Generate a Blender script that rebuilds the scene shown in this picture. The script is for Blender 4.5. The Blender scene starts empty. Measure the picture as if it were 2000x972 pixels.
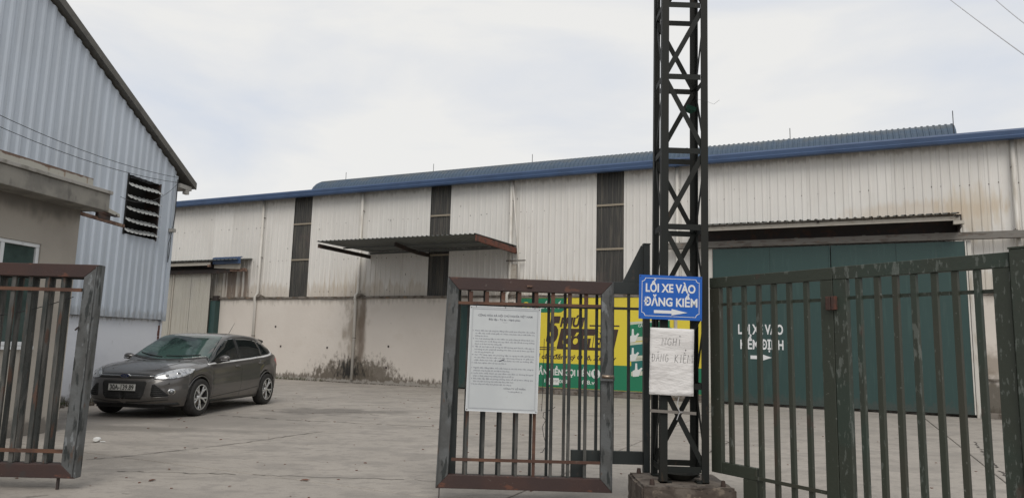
import bpy, bmesh, math, random
from math import sin, cos, pi, radians, sqrt, hypot
from mathutils import Vector, Matrix
from mathutils.bvhtree import BVHTree
random.seed(7)
SC = bpy.context.scene
COL = SC.collection

# ------------------------------------------------------------ camera, world, sun, exposure
cd = bpy.data.cameras.new('camera'); cam = bpy.data.objects.new('camera', cd); COL.objects.link(cam)
cd.sensor_width = 36; cd.lens = 36*1390/2000; cd.clip_start = .05; cd.clip_end = 2000
_p, _r = radians(7.73), radians(1.47)
F = Vector((0, cos(_p), sin(_p))); R0 = Vector((1, 0, 0)); U0 = Vector((0, -sin(_p), cos(_p)))
R = R0*cos(_r)+U0*sin(_r); U = U0*cos(_r)-R0*sin(_r)
M = Matrix.Identity(4)
for i in range(3):
    M[i][0] = R[i]; M[i][1] = U[i]; M[i][2] = -F[i]
M[2][3] = 1.38
cam.matrix_world = M
SC.camera = cam

SUN_EL, SUN_AZ = radians(48), radians(176)          # azimuth clockwise from +Y: high behind the camera
world = bpy.data.worlds.new('World'); SC.world = world; world.use_nodes = True
wn, wl = world.node_tree.nodes, world.node_tree.links
wn.clear()
sky = wn.new('ShaderNodeTexSky'); sky.sky_type = 'NISHITA'; sky.sun_disc = False
sky.sun_elevation = SUN_EL; sky.sun_rotation = SUN_AZ; sky.air_density = 1.0; sky.dust_density = 3.0
bg1 = wn.new('ShaderNodeBackground'); bg1.inputs[1].default_value = .10
wl.new(sky.outputs[0], bg1.inputs[0])
tc = wn.new('ShaderNodeTexCoord')
mp = wn.new('ShaderNodeMapping'); mp.inputs['Scale'].default_value = (1.0, 1.0, 3.2)
wl.new(tc.outputs['Generated'], mp.inputs[0])
n1 = wn.new('ShaderNodeTexNoise'); n1.inputs['Scale'].default_value = 2.1; n1.inputs['Detail'].default_value = 7; n1.inputs['Roughness'].default_value = .52; n1.inputs['Distortion'].default_value = .35
wl.new(mp.outputs[0], n1.inputs['Vector'])
cr = wn.new('ShaderNodeValToRGB')
cr.color_ramp.elements[0].position = .33; cr.color_ramp.elements[0].color = (.655, .695, .765, 1)
cr.color_ramp.elements[1].position = .57; cr.color_ramp.elements[1].color = (.830, .822, .800, 1)
e = cr.color_ramp.elements.new(.48); e.color = (.755, .765, .780, 1)
wl.new(n1.outputs[0], cr.inputs[0])
bg2 = wn.new('ShaderNodeBackground'); bg2.inputs[1].default_value = 1.0
wl.new(cr.outputs[0], bg2.inputs[0])
mx = wn.new('ShaderNodeMixShader'); mx.inputs[0].default_value = .93
wl.new(bg1.outputs[0], mx.inputs[1]); wl.new(bg2.outputs[0], mx.inputs[2])
wo = wn.new('ShaderNodeOutputWorld'); wl.new(mx.outputs[0], wo.inputs[0])

sd = bpy.data.lights.new('sun', 'SUN'); sun = bpy.data.objects.new('sun', sd); COL.objects.link(sun)
sd.energy = 1.5; sd.angle = radians(35); sd.color = (1, .95, .88)
sv = Vector((sin(SUN_AZ)*cos(SUN_EL), cos(SUN_AZ)*cos(SUN_EL), sin(SUN_EL)))
sun.rotation_euler = sv.to_track_quat('Z', 'Y').to_euler()

SC.view_settings.view_transform = 'Standard'; SC.view_settings.look = 'None'
SC.view_settings.exposure = .10; SC.view_settings.gamma = 1

# ------------------------------------------------------------ materials
def lin(c):
    return tuple((v/255/12.92 if v/255 <= .04045 else ((v/255+.055)/1.055)**2.4) for v in c)+(1,)

def mat(name, base, rough=.6, metal=0, layers=(), bump=0, bscale=40, tone=0, rnd=False, coat=0, space='Object', bstretch=(1, 1, 1), spec=.5):
    """base colour (linear); layers of dirt/rust/wear, or painted reflections, with a shape of their own."""
    m = bpy.data.materials.new(name); m.use_nodes = True
    nt = m.node_tree; N, L = nt.nodes, nt.links
    b = N['Principled BSDF']
    b.inputs['Roughness'].default_value = rough; b.inputs['Metallic'].default_value = metal
    b.inputs['Coat Weight'].default_value = coat; b.inputs['Coat Roughness'].default_value = .06
    b.inputs['Specular IOR Level'].default_value = spec
    if space == 'World':
        g = N.new('ShaderNodeNewGeometry'); vec = g.outputs['Position']
    else:
        t = N.new('ShaderNodeTexCoord'); t.name = 'frame'; vec = t.outputs['Object']
    base_vec = vec
    if rnd:
        oi = N.new('ShaderNodeObjectInfo')
        mm = N.new('ShaderNodeMath'); mm.operation = 'MULTIPLY'; mm.inputs[1].default_value = 37.0; L.new(oi.outputs['Random'], mm.inputs[0])
        va = N.new('ShaderNodeVectorMath'); va.operation = 'ADD'; L.new(vec, va.inputs[0]); L.new(mm.outputs[0], va.inputs[1]); vec = va.outputs[0]
    def math(op, a, b_):
        x = N.new('ShaderNodeMath'); x.operation = op
        for i, v in enumerate((a, b_)):
            if hasattr(v, 'links'): L.new(v, x.inputs[i])
            else: x.inputs[i].default_value = v
        return x.outputs[0]
    def maprange(v, a, b_, o0=0, o1=1):
        x = N.new('ShaderNodeMapRange'); x.interpolation_type = 'SMOOTHSTEP'; L.new(v, x.inputs[0])
        x.inputs[1].default_value = a; x.inputs[2].default_value = b_; x.inputs[3].default_value = o0; x.inputs[4].default_value = o1
        return x.outputs[0]
    def noise(scale, s3, detail=5, v=None, ro=.55):
        mpn = N.new('ShaderNodeMapping'); mpn.inputs['Scale'].default_value = s3; L.new(v or vec, mpn.inputs[0])
        n = N.new('ShaderNodeTexNoise'); n.inputs['Scale'].default_value = scale; n.inputs['Detail'].default_value = detail; n.inputs['Roughness'].default_value = ro
        L.new(mpn.outputs[0], n.inputs['Vector']); return n.outputs[0]
    col = N.new('ShaderNodeRGB'); col.outputs[0].default_value = tuple(base[:3])+(1,); c = col.outputs[0]
    sep = None; rsock = None
    def sepx():
        nonlocal sep
        if sep is None:
            sep = N.new('ShaderNodeSeparateXYZ'); L.new(base_vec, sep.inputs[0])
        return sep
    if tone and rnd:
        hs = N.new('ShaderNodeHueSaturation'); L.new(c, hs.inputs['Color'])
        L.new(maprange(oi.outputs['Random'], 0, 1, 1-tone, 1+tone), hs.inputs['Value']); c = hs.outputs[0]
    for ly in layers:
        k = ly.get('kind', 'noise')
        n = noise(ly.get('scale', 3), ly.get('s3', (1, 1, 1)), ly.get('detail', 5))
        lo, hi = ly.get('thr', (.5, .6))
        if k == 'noise':
            mask = maprange(n, lo, hi)
        elif k == 'grad':                    # dirt that starts from an edge of the thing: axis, a (none) -> b (full)
            gsock = maprange(sepx().outputs[ly['axis']], ly['a'], ly['b'])
            mask = maprange(math('ADD', n, math('MULTIPLY', math('SUBTRACT', gsock, .5), ly.get('k', .6))), lo, hi)
        elif k == 'blob':
            vm = N.new('ShaderNodeVectorMath'); vm.operation = 'SUBTRACT'; L.new(base_vec, vm.inputs[0]); vm.inputs[1].default_value = ly['c']
            vm2 = N.new('ShaderNodeVectorMath'); vm2.operation = 'DIVIDE'; L.new(vm.outputs[0], vm2.inputs[0]); vm2.inputs[1].default_value = ly['r']
            ln = N.new('ShaderNodeVectorMath'); ln.operation = 'LENGTH'; L.new(vm2.outputs[0], ln.inputs[0])
            d = math('ADD', ln.outputs['Value'], math('MULTIPLY', math('SUBTRACT', n, .5), ly.get('k', 1.5)))
            mask = maprange(d, 1.0, ly.get('soft', .4))
        if 'box' in ly:                      # restrict to an axis range with soft ends
            for ax, a0, a1, s in ly['box']:
                v = sepx().outputs[ax]
                mask = math('MULTIPLY', mask, maprange(v, a0-s, a0+s)); mask = math('MULTIPLY', mask, maprange(v, a1+s, a1-s))
        mask = math('MULTIPLY', mask, ly.get('amt', 1))
        mxn = N.new('ShaderNodeMix'); mxn.data_type = 'RGBA'; L.new(mask, mxn.inputs[0]); L.new(c, mxn.inputs[6]); mxn.inputs[7].default_value = tuple(ly['color'][:3])+(1,)
        c = mxn.outputs[2]
        if 'rough' in ly:
            mr = N.new('ShaderNodeMix'); mr.data_type = 'FLOAT'; L.new(mask, mr.inputs[0])
            if rsock is None: mr.inputs[2].default_value = rough
            else: L.new(rsock, mr.inputs[2])
            mr.inputs[3].default_value = ly['rough']; rsock = mr.outputs[0]
    L.new(c, b.inputs['Base Color'])
    if rsock is not None: L.new(rsock, b.inputs['Roughness'])
    if bump:
        bn = N.new('ShaderNodeBump'); bn.inputs['Strength'].default_value = 1; bn.inputs['Distance'].default_value = bump
        L.new(noise(bscale, bstretch, 6), bn.inputs['Height']); L.new(bn.outputs[0], b.inputs['Normal'])
    return m

MT = {}
SHEETB = (.665, .648, .615)
MT['sheet'] = mat('white_cladding', SHEETB, .5, 0, [
    dict(scale=.6, s3=(1, 1, 1), thr=(.35, .7), color=(.60, .58, .545), amt=.7),
    dict(scale=3.0, s3=(4, 4, .14), thr=(.54, .74), color=(.46, .435, .39), amt=.35),
    dict(scale=1.3, s3=(6, 6, .3), thr=(.45, .62), color=(.33, .25, .16), amt=.38, kind='grad', axis=2, a=3.9, b=2.9, k=.5),
    dict(scale=2.2, s3=(3, 3, .25), thr=(.42, .62), color=(.38, .36, .33), amt=.6, kind='grad', axis=2, a=6.25, b=6.7, k=.5),
    dict(kind='noise', scale=2.0, s3=(5, 5, .15), thr=(.38, .52), color=(.13, .085, .055), amt=.85, box=[(0, -2.7, -1.45, .06), (2, 2.9, 3.98, .06)]),
    dict(kind='blob', c=(21.7, 0, 4.9), r=(.9, 3, .8), scale=2.5, s3=(3, 3, .6), k=1.6, color=(.46, .36, .22), amt=.4),
    dict(kind='blob', c=(20.6, 0, 4.95), r=(2.2, 3, .35), scale=2.5, s3=(3, 3, .6), k=1.3, color=(.42, .28, .13), amt=.3),
    dict(kind='noise', scale=2.0, s3=(5, 5, .2), thr=(.45, .6), color=(.36, .28, .18), amt=.45, box=[(0, 1.9, 4.4, .4), (2, 2.9, 3.7, .4)]),
], bump=.002, bscale=3, rnd=True, tone=.035)
MT['strip'] = mat('grey_translucent_strip', (.042, .041, .038), .5, 0, [
    dict(scale=2, s3=(8, 8, .4), thr=(.45, .65), color=(.11, .10, .082), amt=.7),
    dict(scale=1.1, thr=(.55, .7), color=(.10, .075, .07), amt=.5)], bump=.001)
MT['plinth'] = mat('cream_plaster', (.61, .565, .515), .85, 0, [
    dict(scale=.5, thr=(.4, .65), color=(.56, .515, .468), amt=.7),
    dict(scale=2.2, thr=(.55, .7), color=(.56, .51, .455), amt=.5),
    dict(kind='grad', axis=2, a=2.4, b=2.9, scale=3, s3=(3, 3, .4), thr=(.5, .8), color=(.33, .30, .26), amt=.5, k=.5),
    dict(kind='blob', c=(3.55, 0, 1.9), r=(.62, 3, 2.1), scale=5, s3=(1, 1, .5), detail=10, k=2.2, soft=.15, color=(.26, .22, .175), amt=.75),
    dict(kind='blob', c=(3.86, 0, 1.8), r=(.26, 3, 2.2), scale=5, s3=(1.6, 1, .3), detail=8, k=1.0, soft=.2, color=(.13, .095, .068), amt=.8),
    dict(kind='blob', c=(3.2, 0, 0.1), r=(1.75, 3, .85), scale=7, s3=(1.3, 1, .8), detail=12, k=1.7, soft=.5, color=(.10, .082, .062), amt=.92),
    dict(kind='blob', c=(4.4, 0, 0.15), r=(1.3, 3, .8), scale=7.6, s3=(1.3, 1, .8), detail=12, k=1.7, soft=.5, color=(.11, .092, .07), amt=.88),
    dict(kind='blob', c=(3.45, 0, .1), r=(.75, 3, .9), scale=9, s3=(1.5, 1, .5), detail=10, k=2.2, soft=.3, color=(.018, .017, .015), amt=.97),
    dict(kind='grad', axis=2, a=.62, b=0, scale=9, s3=(1.3, 1, .6), detail=10, thr=(.55, .80), color=(.13, .11, .088), amt=.9, k=.75),
    dict(kind='grad', axis=2, a=.30, b=0, scale=7, thr=(.55, .72), color=(.34, .32, .29), amt=.8, k=.55),
    dict(kind='blob', c=(22.0, 0, .2), r=(1.6, 3, 1.1), scale=3.2, k=1.8, color=(.07, .06, .045), amt=.9),
    dict(kind='blob', c=(22.2, 0, 1.2), r=(1.2, 3, .5), scale=3.2, k=1.5, color=(.20, .16, .12), amt=.7),
    dict(scale=6, thr=(.72, .76), color=(.13, .11, .09), amt=.8),
], bump=.006, bscale=9)
MT['ledge'] = mat('stained_ledge', (.17, .15, .13), .8, 0, [dict(scale=6, thr=(.45, .6), color=(.08, .065, .05)), dict(scale=3, s3=(1, 1, 1), thr=(.6, .7), color=(.22, .15, .10))], bump=.004, bscale=20)
MT['blue'] = mat('blue_painted_steel', (.046, .085, .172), .5, 0, [
    dict(scale=1.5, s3=(1, 1, 2), thr=(.45, .7), color=(.036, .066, .135), amt=.8), dict(scale=12, s3=(1, 1, 3), thr=(.66, .74), color=(.13, .16, .20), amt=.6)])
MT['blue_vent'] = mat('blue_grey_steel', (.050, .082, .125), .6, 0, [
    dict(kind='grad', axis=2, a=8.6, b=9.5, scale=2, thr=(.35, .75), color=(.085, .098, .105), amt=.8, k=.6),
    dict(scale=2, s3=(3, 1, 1), thr=(.5, .7), color=(.038, .064, .10), amt=.6)])
MT['green_door'] = mat('green_door_paint', (.019, .052, .049), .5, 0, [
    dict(scale=.7, thr=(.4, .7), color=(.021, .053, .049), amt=.8), dict(scale=3, s3=(3, 3, .3), thr=(.58, .75), color=(.045, .075, .068), amt=.5),
    dict(scale=4, s3=(2.5, 2.5, .25), detail=8, thr=(.55, .68), color=(.032, .072, .066), amt=.6), dict(kind='grad', axis=2, a=.7, b=0, scale=5, s3=(2, 2, 1), detail=8, thr=(.5, .75), color=(.05, .055, .048), amt=.6, k=.6), dict(scale=20, thr=(.72, .77), color=(.12, .13, .12), amt=.5)], bump=.006, bscale=1.6)
MT['cream_door'] = mat('cream_door_sheet', (.40, .385, .34), .55, 0, [
    dict(scale=2, s3=(5, 5, .2), thr=(.48, .66), color=(.31, .29, .245), amt=.6), dict(scale=.8, thr=(.5, .7), color=(.34, .33, .30), amt=.6)])
MT['cream_trim'] = mat('cream_trim', (.42, .39, .34), .6, 0, [dict(scale=4, s3=(1, 1, 3), thr=(.55, .7), color=(.27, .22, .16), amt=.6)])
MT['trim_tan'] = mat('tan_rail', (.25, .215, .165), .7)
MT['pipe'] = mat('beige_pvc', (.56, .54, .50), .45, 0, [dict(scale=3, s3=(2, 2, .4), thr=(.5, .7), color=(.34, .30, .24), amt=.7)])
MT['canopy'] = mat('weathered_grey_sheet', (.115, .125, .122), .6, .0, [
    dict(scale=3, s3=(3, 1, 1), thr=(.5, .7), color=(.12, .125, .118), amt=.6), dict(scale=5, thr=(.64, .74), color=(.12, .075, .05), amt=.6)])
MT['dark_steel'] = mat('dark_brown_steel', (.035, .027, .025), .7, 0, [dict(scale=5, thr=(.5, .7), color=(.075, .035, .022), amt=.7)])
MT['rust_beam'] = mat('red_rusted_beam', (.13, .045, .028), .8, 0, [dict(scale=7, thr=(.45, .65), color=(.055, .030, .024)), dict(scale=15, thr=(.62, .7), color=(.26, .10, .05), amt=.7)], bump=.003)
MT['rust_light'] = mat('orange_rusted_steel', (.20, .125, .09), .8, 0, [dict(scale=7, thr=(.4, .6), color=(.10, .055, .04)), dict(scale=5, thr=(.58, .66), color=(.33, .27, .20), amt=.7)], bump=.003)
MT['track'] = mat('grey_track_steel', (.16, .15, .135), .65, 0, [
    dict(scale=3, s3=(1, 1, 4), thr=(.5, .65), color=(.075, .055, .042), amt=.8), dict(scale=9, thr=(.6, .7), color=(.22, .12, .07), amt=.6)])
MT['black'] = mat('black_recess', (.012, .012, .012), .9)
MT['blue_sheet'] = mat('pale_blue_cladding', (.455, .505, .57), .45, 0, [
    dict(scale=.45, thr=(.4, .7), color=(.40, .44, .49), amt=.8), dict(scale=2.5, s3=(4, 4, .15), thr=(.55, .75), color=(.34, .37, .40), amt=.5),
    dict(kind='grad', axis=2, a=2.2, b=1.75, scale=5, s3=(3, 3, .6), thr=(.5, .75), color=(.19, .19, .19), amt=.5, k=.5),
    ], bump=.0015, bscale=3, rnd=True, tone=.03)
MT['white_wash'] = mat('whitewashed_masonry', (.68, .70, .745), .85, 0, [
    dict(scale=.9, thr=(.45, .7), color=(.60, .62, .67), amt=.8), dict(kind='grad', axis=2, a=.5, b=0, scale=4, thr=(.5, .75), color=(.18, .165, .15), amt=.85, k=.7),
    dict(scale=9, s3=(1, 1, .3), thr=(.66, .74), color=(.27, .25, .24), amt=.5),
    dict(kind='grad', axis=2, a=1.55, b=1.8, scale=6, s3=(2, 2, .5), thr=(.55, .8), color=(.25, .24, .23), amt=.6, k=.5)], bump=.006, bscale=8)
MT['rake'] = mat('grey_roof_edge', (.105, .10, .088), .7, 0, [dict(scale=5, thr=(.5, .65), color=(.07, .066, .058), amt=.8)], bump=.003)
MT['soffit'] = mat('grey_board', (.30, .29, .27), .7, 0, [dict(scale=6, thr=(.5, .7), color=(.18, .17, .15))])
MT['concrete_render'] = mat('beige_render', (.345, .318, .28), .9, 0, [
    dict(scale=.8, thr=(.4, .65), color=(.275, .252, .222), amt=.8), dict(scale=2.5, s3=(1, 1, .5), thr=(.5, .75), color=(.34, .315, .275), amt=.6),
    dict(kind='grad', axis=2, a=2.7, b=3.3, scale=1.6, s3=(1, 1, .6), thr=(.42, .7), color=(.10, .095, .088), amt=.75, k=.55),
    dict(kind='grad', axis=2, a=.5, b=0, scale=3, thr=(.5, .7), color=(.11, .10, .09), amt=.8, k=.6)], bump=.004, bscale=14)
MT['slab_edge'] = mat('bare_concrete_edge', (.235, .225, .20), .9, 0, [
    dict(scale=2.5, thr=(.4, .65), color=(.13, .125, .115), amt=.8), dict(scale=8, s3=(1, 1, .4), thr=(.55, .7), color=(.085, .08, .075), amt=.6)], bump=.006, bscale=16)
MT['win_frame'] = mat('white_window_frame', (.62, .64, .66), .4, 0, [dict(scale=9, thr=(.6, .7), color=(.4, .4, .4), amt=.5)])
MT['win_glass'] = mat('dark_green_glass', (.05, .075, .070), .08, 0, [dict(scale=2, thr=(.45, .65), color=(.035, .05, .045))], spec=.6)
MT['rust_sheet'] = mat('cream_sheet_rusting', (.36, .35, .31), .7, 0, [
    dict(scale=5, s3=(2, 1, .5), thr=(.58, .68), color=(.20, .12, .075), amt=.7), dict(kind='grad', axis=2, a=3.62, b=3.69, scale=8, thr=(.45, .7), color=(.10, .05, .03), amt=.9, k=.6)])
MT['oxide'] = mat('oxide_red_gate_paint', (.040, .022, .020), .68, 0, [
    dict(scale=2.2, thr=(.45, .6), color=(.052, .026, .021), amt=.8), dict(scale=7, s3=(1, 1, 2), thr=(.60, .68), color=(.15, .055, .030), amt=.6),
    dict(scale=4, thr=(.62, .72), color=(.035, .030, .028), amt=.8), dict(scale=26, thr=(.70, .74), color=(.19, .17, .15), amt=.5)], bump=.002, bscale=60, rnd=True)
MT['zinc'] = mat('zinc_grey_flaking', (.070, .072, .071), .6, .0, [
    dict(scale=4, thr=(.42, .6), color=(.105, .112, .115), amt=.8), dict(scale=8, s3=(2.2, 2.2, .5), thr=(.55, .62), color=(.018, .022, .022), amt=.95),
    dict(scale=5, s3=(2, 2, .7), thr=(.63, .68), color=(.21, .225, .235), amt=.7), dict(scale=6, s3=(1.5, 1.5, .7), thr=(.64, .70), color=(.09, .055, .038), amt=.8)], bump=.004, bscale=30, rnd=True)
MT['bar_grey'] = mat('worn_gate_bar', (.030, .033, .031), .62, 0, [
    dict(scale=3, s3=(3, 3, .6), thr=(.45, .62), color=(.095, .092, .085), amt=.85), dict(scale=6, s3=(3, 3, .5), thr=(.58, .66), color=(.085, .042, .026), amt=.8),
    dict(scale=9, s3=(3, 3, .6), thr=(.62, .68), color=(.020, .026, .024), amt=.9)], bump=.002, bscale=50, rnd=True, tone=.25)
MT['thin_rust'] = mat('rusty_flat_bar', (.075, .036, .024), .75, 0, [dict(scale=6, s3=(.5, 1, 1), thr=(.48, .6), color=(.13, .062, .036), amt=.7), dict(scale=10, s3=(.4, 1, 1), thr=(.6, .68), color=(.17, .15, .13), amt=.5)], rnd=True)
MT['gate_dark'] = mat('dark_green_gate_paint', (.016, .021, .021), .55, 0, [dict(scale=3, thr=(.5, .65), color=(.024, .028, .026), amt=.8), dict(scale=11, s3=(1, 1, .5), thr=(.64, .7), color=(.075, .050, .036), amt=.5)], rnd=True)
MT['gate_green'] = mat('olive_green_gate_paint', (.033, .040, .028), .6, 0, [
    dict(scale=1.4, thr=(.45, .65), color=(.042, .041, .029), amt=.8),
    dict(scale=11, s3=(1.6, 1.6, .55), thr=(.645, .67), color=(.13, .145, .13), amt=.5), dict(scale=30, thr=(.68, .71), color=(.20, .21, .19), amt=.6),
    dict(scale=5, s3=(1.3, 1.3, .6), thr=(.62, .68), color=(.055, .036, .026), amt=.7)], bump=.0015, bscale=50, rnd=True)
MT['gate_green_peel'] = mat('peeling_green_gate_paint', (.033, .040, .029), .6, 0, [
    dict(scale=2, thr=(.45, .65), color=(.028, .046, .035), amt=.7),
    dict(scale=9, s3=(1.6, 1.6, .6), thr=(.615, .645), color=(.14, .155, .14), amt=.55), dict(scale=26, s3=(1.8, 1.8, .5), thr=(.60, .63), color=(.13, .145, .13), amt=.6),
    dict(scale=5, s3=(1.3, 1.3, .6), thr=(.62, .68), color=(.055, .036, .026), amt=.7)], bump=.002, bscale=40, rnd=True)
MT['tower'] = mat('tower_dark_paint', (.0125, .0145, .0135), .6, 0, [
    dict(scale=2.5, s3=(1, 1, .5), thr=(.45, .62), color=(.016, .016, .0135), amt=.8), dict(scale=9, s3=(1.5, 1.5, .5), thr=(.66, .72), color=(.05, .035, .024), amt=.6)], rnd=True, spec=.22)
MT['footing'] = mat('rust_stained_footing', (.125, .105, .088), .9, 0, [
    dict(scale=4, thr=(.42, .6), color=(.055, .042, .034), amt=.9), dict(scale=9, thr=(.56, .64), color=(.20, .165, .13), amt=.7), dict(scale=14, thr=(.62, .67), color=(.02, .018, .016), amt=.9)], bump=.012, bscale=12)
MT['bolt'] = mat('rusty_bolt', (.045, .028, .022), .8)
MT['sign_blue'] = mat('sign_blue_enamel', (.006, .095, .42), .4, 0, [dict(scale=3, thr=(.5, .7), color=(.010, .105, .41), amt=.6)], spec=.4)
MT['sign_white'] = mat('sign_white_vinyl', (.66, .67, .68), .5, 0, [dict(scale=30, thr=(.6, .7), color=(.5, .52, .56), amt=.6)])
MT['paper'] = mat('creased_paper', (.68, .665, .655), .8, 0, [dict(scale=3, s3=(1, 1, 2.2), thr=(.45, .65), color=(.62, .60, .59), amt=.8)], bump=.02, bscale=6, bstretch=(1, 1, 2.5))
MT['marker'] = mat('felt_pen_ink', (.05, .048, .055), .8)
MT['board'] = mat('notice_board_white', (.50, .525, .535), .45, 0, [dict(scale=2, thr=(.45, .65), color=(.45, .475, .49), amt=.8), dict(scale=14, thr=(.66, .74), color=(.38, .38, .37), amt=.5)])
MT['board_ink'] = mat('notice_grey_print', (.20, .205, .24), .8)
MT['board_ink2'] = mat('notice_dark_print', (.085, .085, .11), .8)
MT['ban_yellow'] = mat('banner_yellow', (.66, .54, .045), .6, 0, [dict(scale=1.2, thr=(.4, .7), color=(.61, .49, .045), amt=.7)])
MT['ban_green'] = mat('banner_green', (.010, .17, .085), .6, 0, [dict(scale=1.2, thr=(.4, .7), color=(.012, .145, .075), amt=.7)])
MT['ban_brown'] = mat('banner_brown', (.045, .026, .022), .6)
MT['ban_white'] = mat('banner_white', (.62, .64, .62), .6)
MT['ban_teal'] = mat('banner_teal', (.012, .13, .115), .6)
MT['ban_hand'] = mat('banner_pale_print', (.50, .52, .42), .6)
MT['cable'] = mat('black_cable', (.02, .02, .022), .6)
MT['cable_grey'] = mat('grey_cable', (.42, .42, .43), .6)
MT['strap'] = mat('green_strap', (.012, .075, .05), .7)
MT['wood'] = mat('grey_lath', (.17, .155, .14), .8, 0, [dict(scale=5, s3=(.3, 1, 3), thr=(.5, .6), color=(.09, .075, .06))])
MT['brick_red'] = mat('broken_brick', (.12, .05, .038), .9, 0, [dict(scale=14, thr=(.5, .6), color=(.08, .045, .04))], bump=.01)
MT['litter'] = mat('white_litter', (.62, .62, .60), .8)
MT['leaf'] = mat('dry_leaf', (.12, .055, .035), .8, rnd=True, tone=.3)
MT['weed'] = mat('dry_weeds', (.085, .075, .040), .9, 0, [dict(scale=5, thr=(.45, .6), color=(.05, .065, .028))])
MT['padlock'] = mat('brass_bolt_barrel', (.36, .29, .23), .4, .8, [dict(scale=20, thr=(.5, .65), color=(.20, .14, .10))])
MT['slab'] = mat('yard_concrete', (.315, .288, .256), .9, 0, [
    dict(scale=.22, detail=8, thr=(.38, .64), color=(.29, .264, .234), amt=.9),
    dict(scale=.7, detail=10, thr=(.44, .60), color=(.345, .315, .28), amt=.7),
    dict(scale=1.7, s3=(.7, 1.2, 1), detail=12, thr=(.48, .62), color=(.235, .216, .194), amt=.7),
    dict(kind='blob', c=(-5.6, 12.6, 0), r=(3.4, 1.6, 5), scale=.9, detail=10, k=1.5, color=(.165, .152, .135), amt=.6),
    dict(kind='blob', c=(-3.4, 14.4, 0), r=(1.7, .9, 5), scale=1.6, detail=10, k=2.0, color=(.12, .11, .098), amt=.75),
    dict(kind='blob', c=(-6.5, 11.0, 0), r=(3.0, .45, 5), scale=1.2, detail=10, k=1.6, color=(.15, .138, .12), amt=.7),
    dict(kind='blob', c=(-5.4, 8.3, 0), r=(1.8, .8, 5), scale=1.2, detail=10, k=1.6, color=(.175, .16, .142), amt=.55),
    dict(kind='blob', c=(1.5, 7.4, 0), r=(2.6, .9, 5), scale=1.4, detail=10, k=1.8, color=(.20, .185, .165), amt=.5),
    dict(scale=6, s3=(.8, 1.2, 1), detail=10, thr=(.50, .64), color=(.225, .206, .186), amt=.6),
    dict(scale=17, s3=(.8, 1.2, 1), thr=(.56, .70), color=(.19, .174, .156), amt=.55),
    dict(scale=60, thr=(.58, .72), color=(.15, .137, .122), amt=.6), dict(scale=75, thr=(.60, .72), color=(.42, .395, .36), amt=.5),
    dict(scale=3.1, detail=10, thr=(.68, .72), color=(.12, .108, .096), amt=.65), dict(scale=2.6, detail=8, thr=(.69, .73), color=(.38, .36, .33), amt=.6),
], bump=.010, bscale=18, space='World', rnd=False)
MT['earth'] = mat('dark_ground', (.15, .135, .12), .95, 0, [dict(scale=.2, thr=(.4, .7), color=(.19, .175, .155))], space='World')
# car
MT['paint'] = mat('grey_brown_metallic_paint', (.100, .095, .092), .33, .55, [dict(scale=1.5, thr=(.45, .7), color=(.120, .113, .106), amt=.6),
    dict(kind='grad', axis=2, a=.5, b=.2, scale=5, thr=(.45, .8), color=(.14, .125, .105), amt=.5, rough=.7, k=.6)], coat=.7)
MT['plastic'] = mat('black_plastic', (.014, .014, .014), .5)
MT['chrome'] = mat('chrome', (.62, .62, .62), .12, 1)
MT['trim_bright'] = mat('bright_trim', (.72, .72, .72), .3, .35)
MT['alloy'] = mat('silver_alloy', (.58, .58, .58), .35, .6, [dict(scale=9, thr=(.5, .7), color=(.26, .25, .24), amt=.5)])
MT['tyre'] = mat('tyre_rubber', (.018, .017, .016), .85, 0, [dict(scale=7, thr=(.5, .7), color=(.045, .040, .035), amt=.6)])
MT['glass_dark'] = mat('tinted_glass', (.010, .013, .013), .04, 0, (), spec=.65)
MT['glass_screen'] = mat('windscreen_glass', (.045, .080, .072), .05, 0, [dict(scale=1.6, thr=(.42, .6), color=(.012, .018, .020), amt=.9)], spec=.9)  # pale green base and dark patches paint reflections into the glass colour
MT['lamp'] = mat('headlamp_reflector', (.46, .47, .48), .25, .6, [dict(scale=14, thr=(.5, .62), color=(.16, .17, .18), amt=.8)], coat=1)
MT['lens'] = mat('dark_projector_lens', (.05, .055, .06), .05, .2, coat=1)
MT['red_lamp'] = mat('red_tail_lamp', (.55, .022, .014), .15, 0, coat=1)
MT['plate'] = mat('plate_white', (.42, .42, .40), .5)
MT['plate_ink'] = mat('plate_black', (.02, .02, .02), .6)
MT['badge'] = mat('badge_dark_blue', (.012, .02, .06), .25, coat=.5)

# ------------------------------------------------------------ helpers
def tag(o, label=None, cat=None, group=None, kind=None):
    if label: o['label'] = label
    if cat: o['category'] = cat
    if group: o['group'] = group
    if kind: o['kind'] = kind
    return o
def thing(name, label, cat, loc=(0, 0, 0), rz=0, group=None):
    o = bpy.data.objects.new(name, None); COL.objects.link(o)
    o.location = loc; o.rotation_euler = (0, 0, rz); o.empty_display_size = .2
    return tag(o, label, cat, group)

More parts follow.
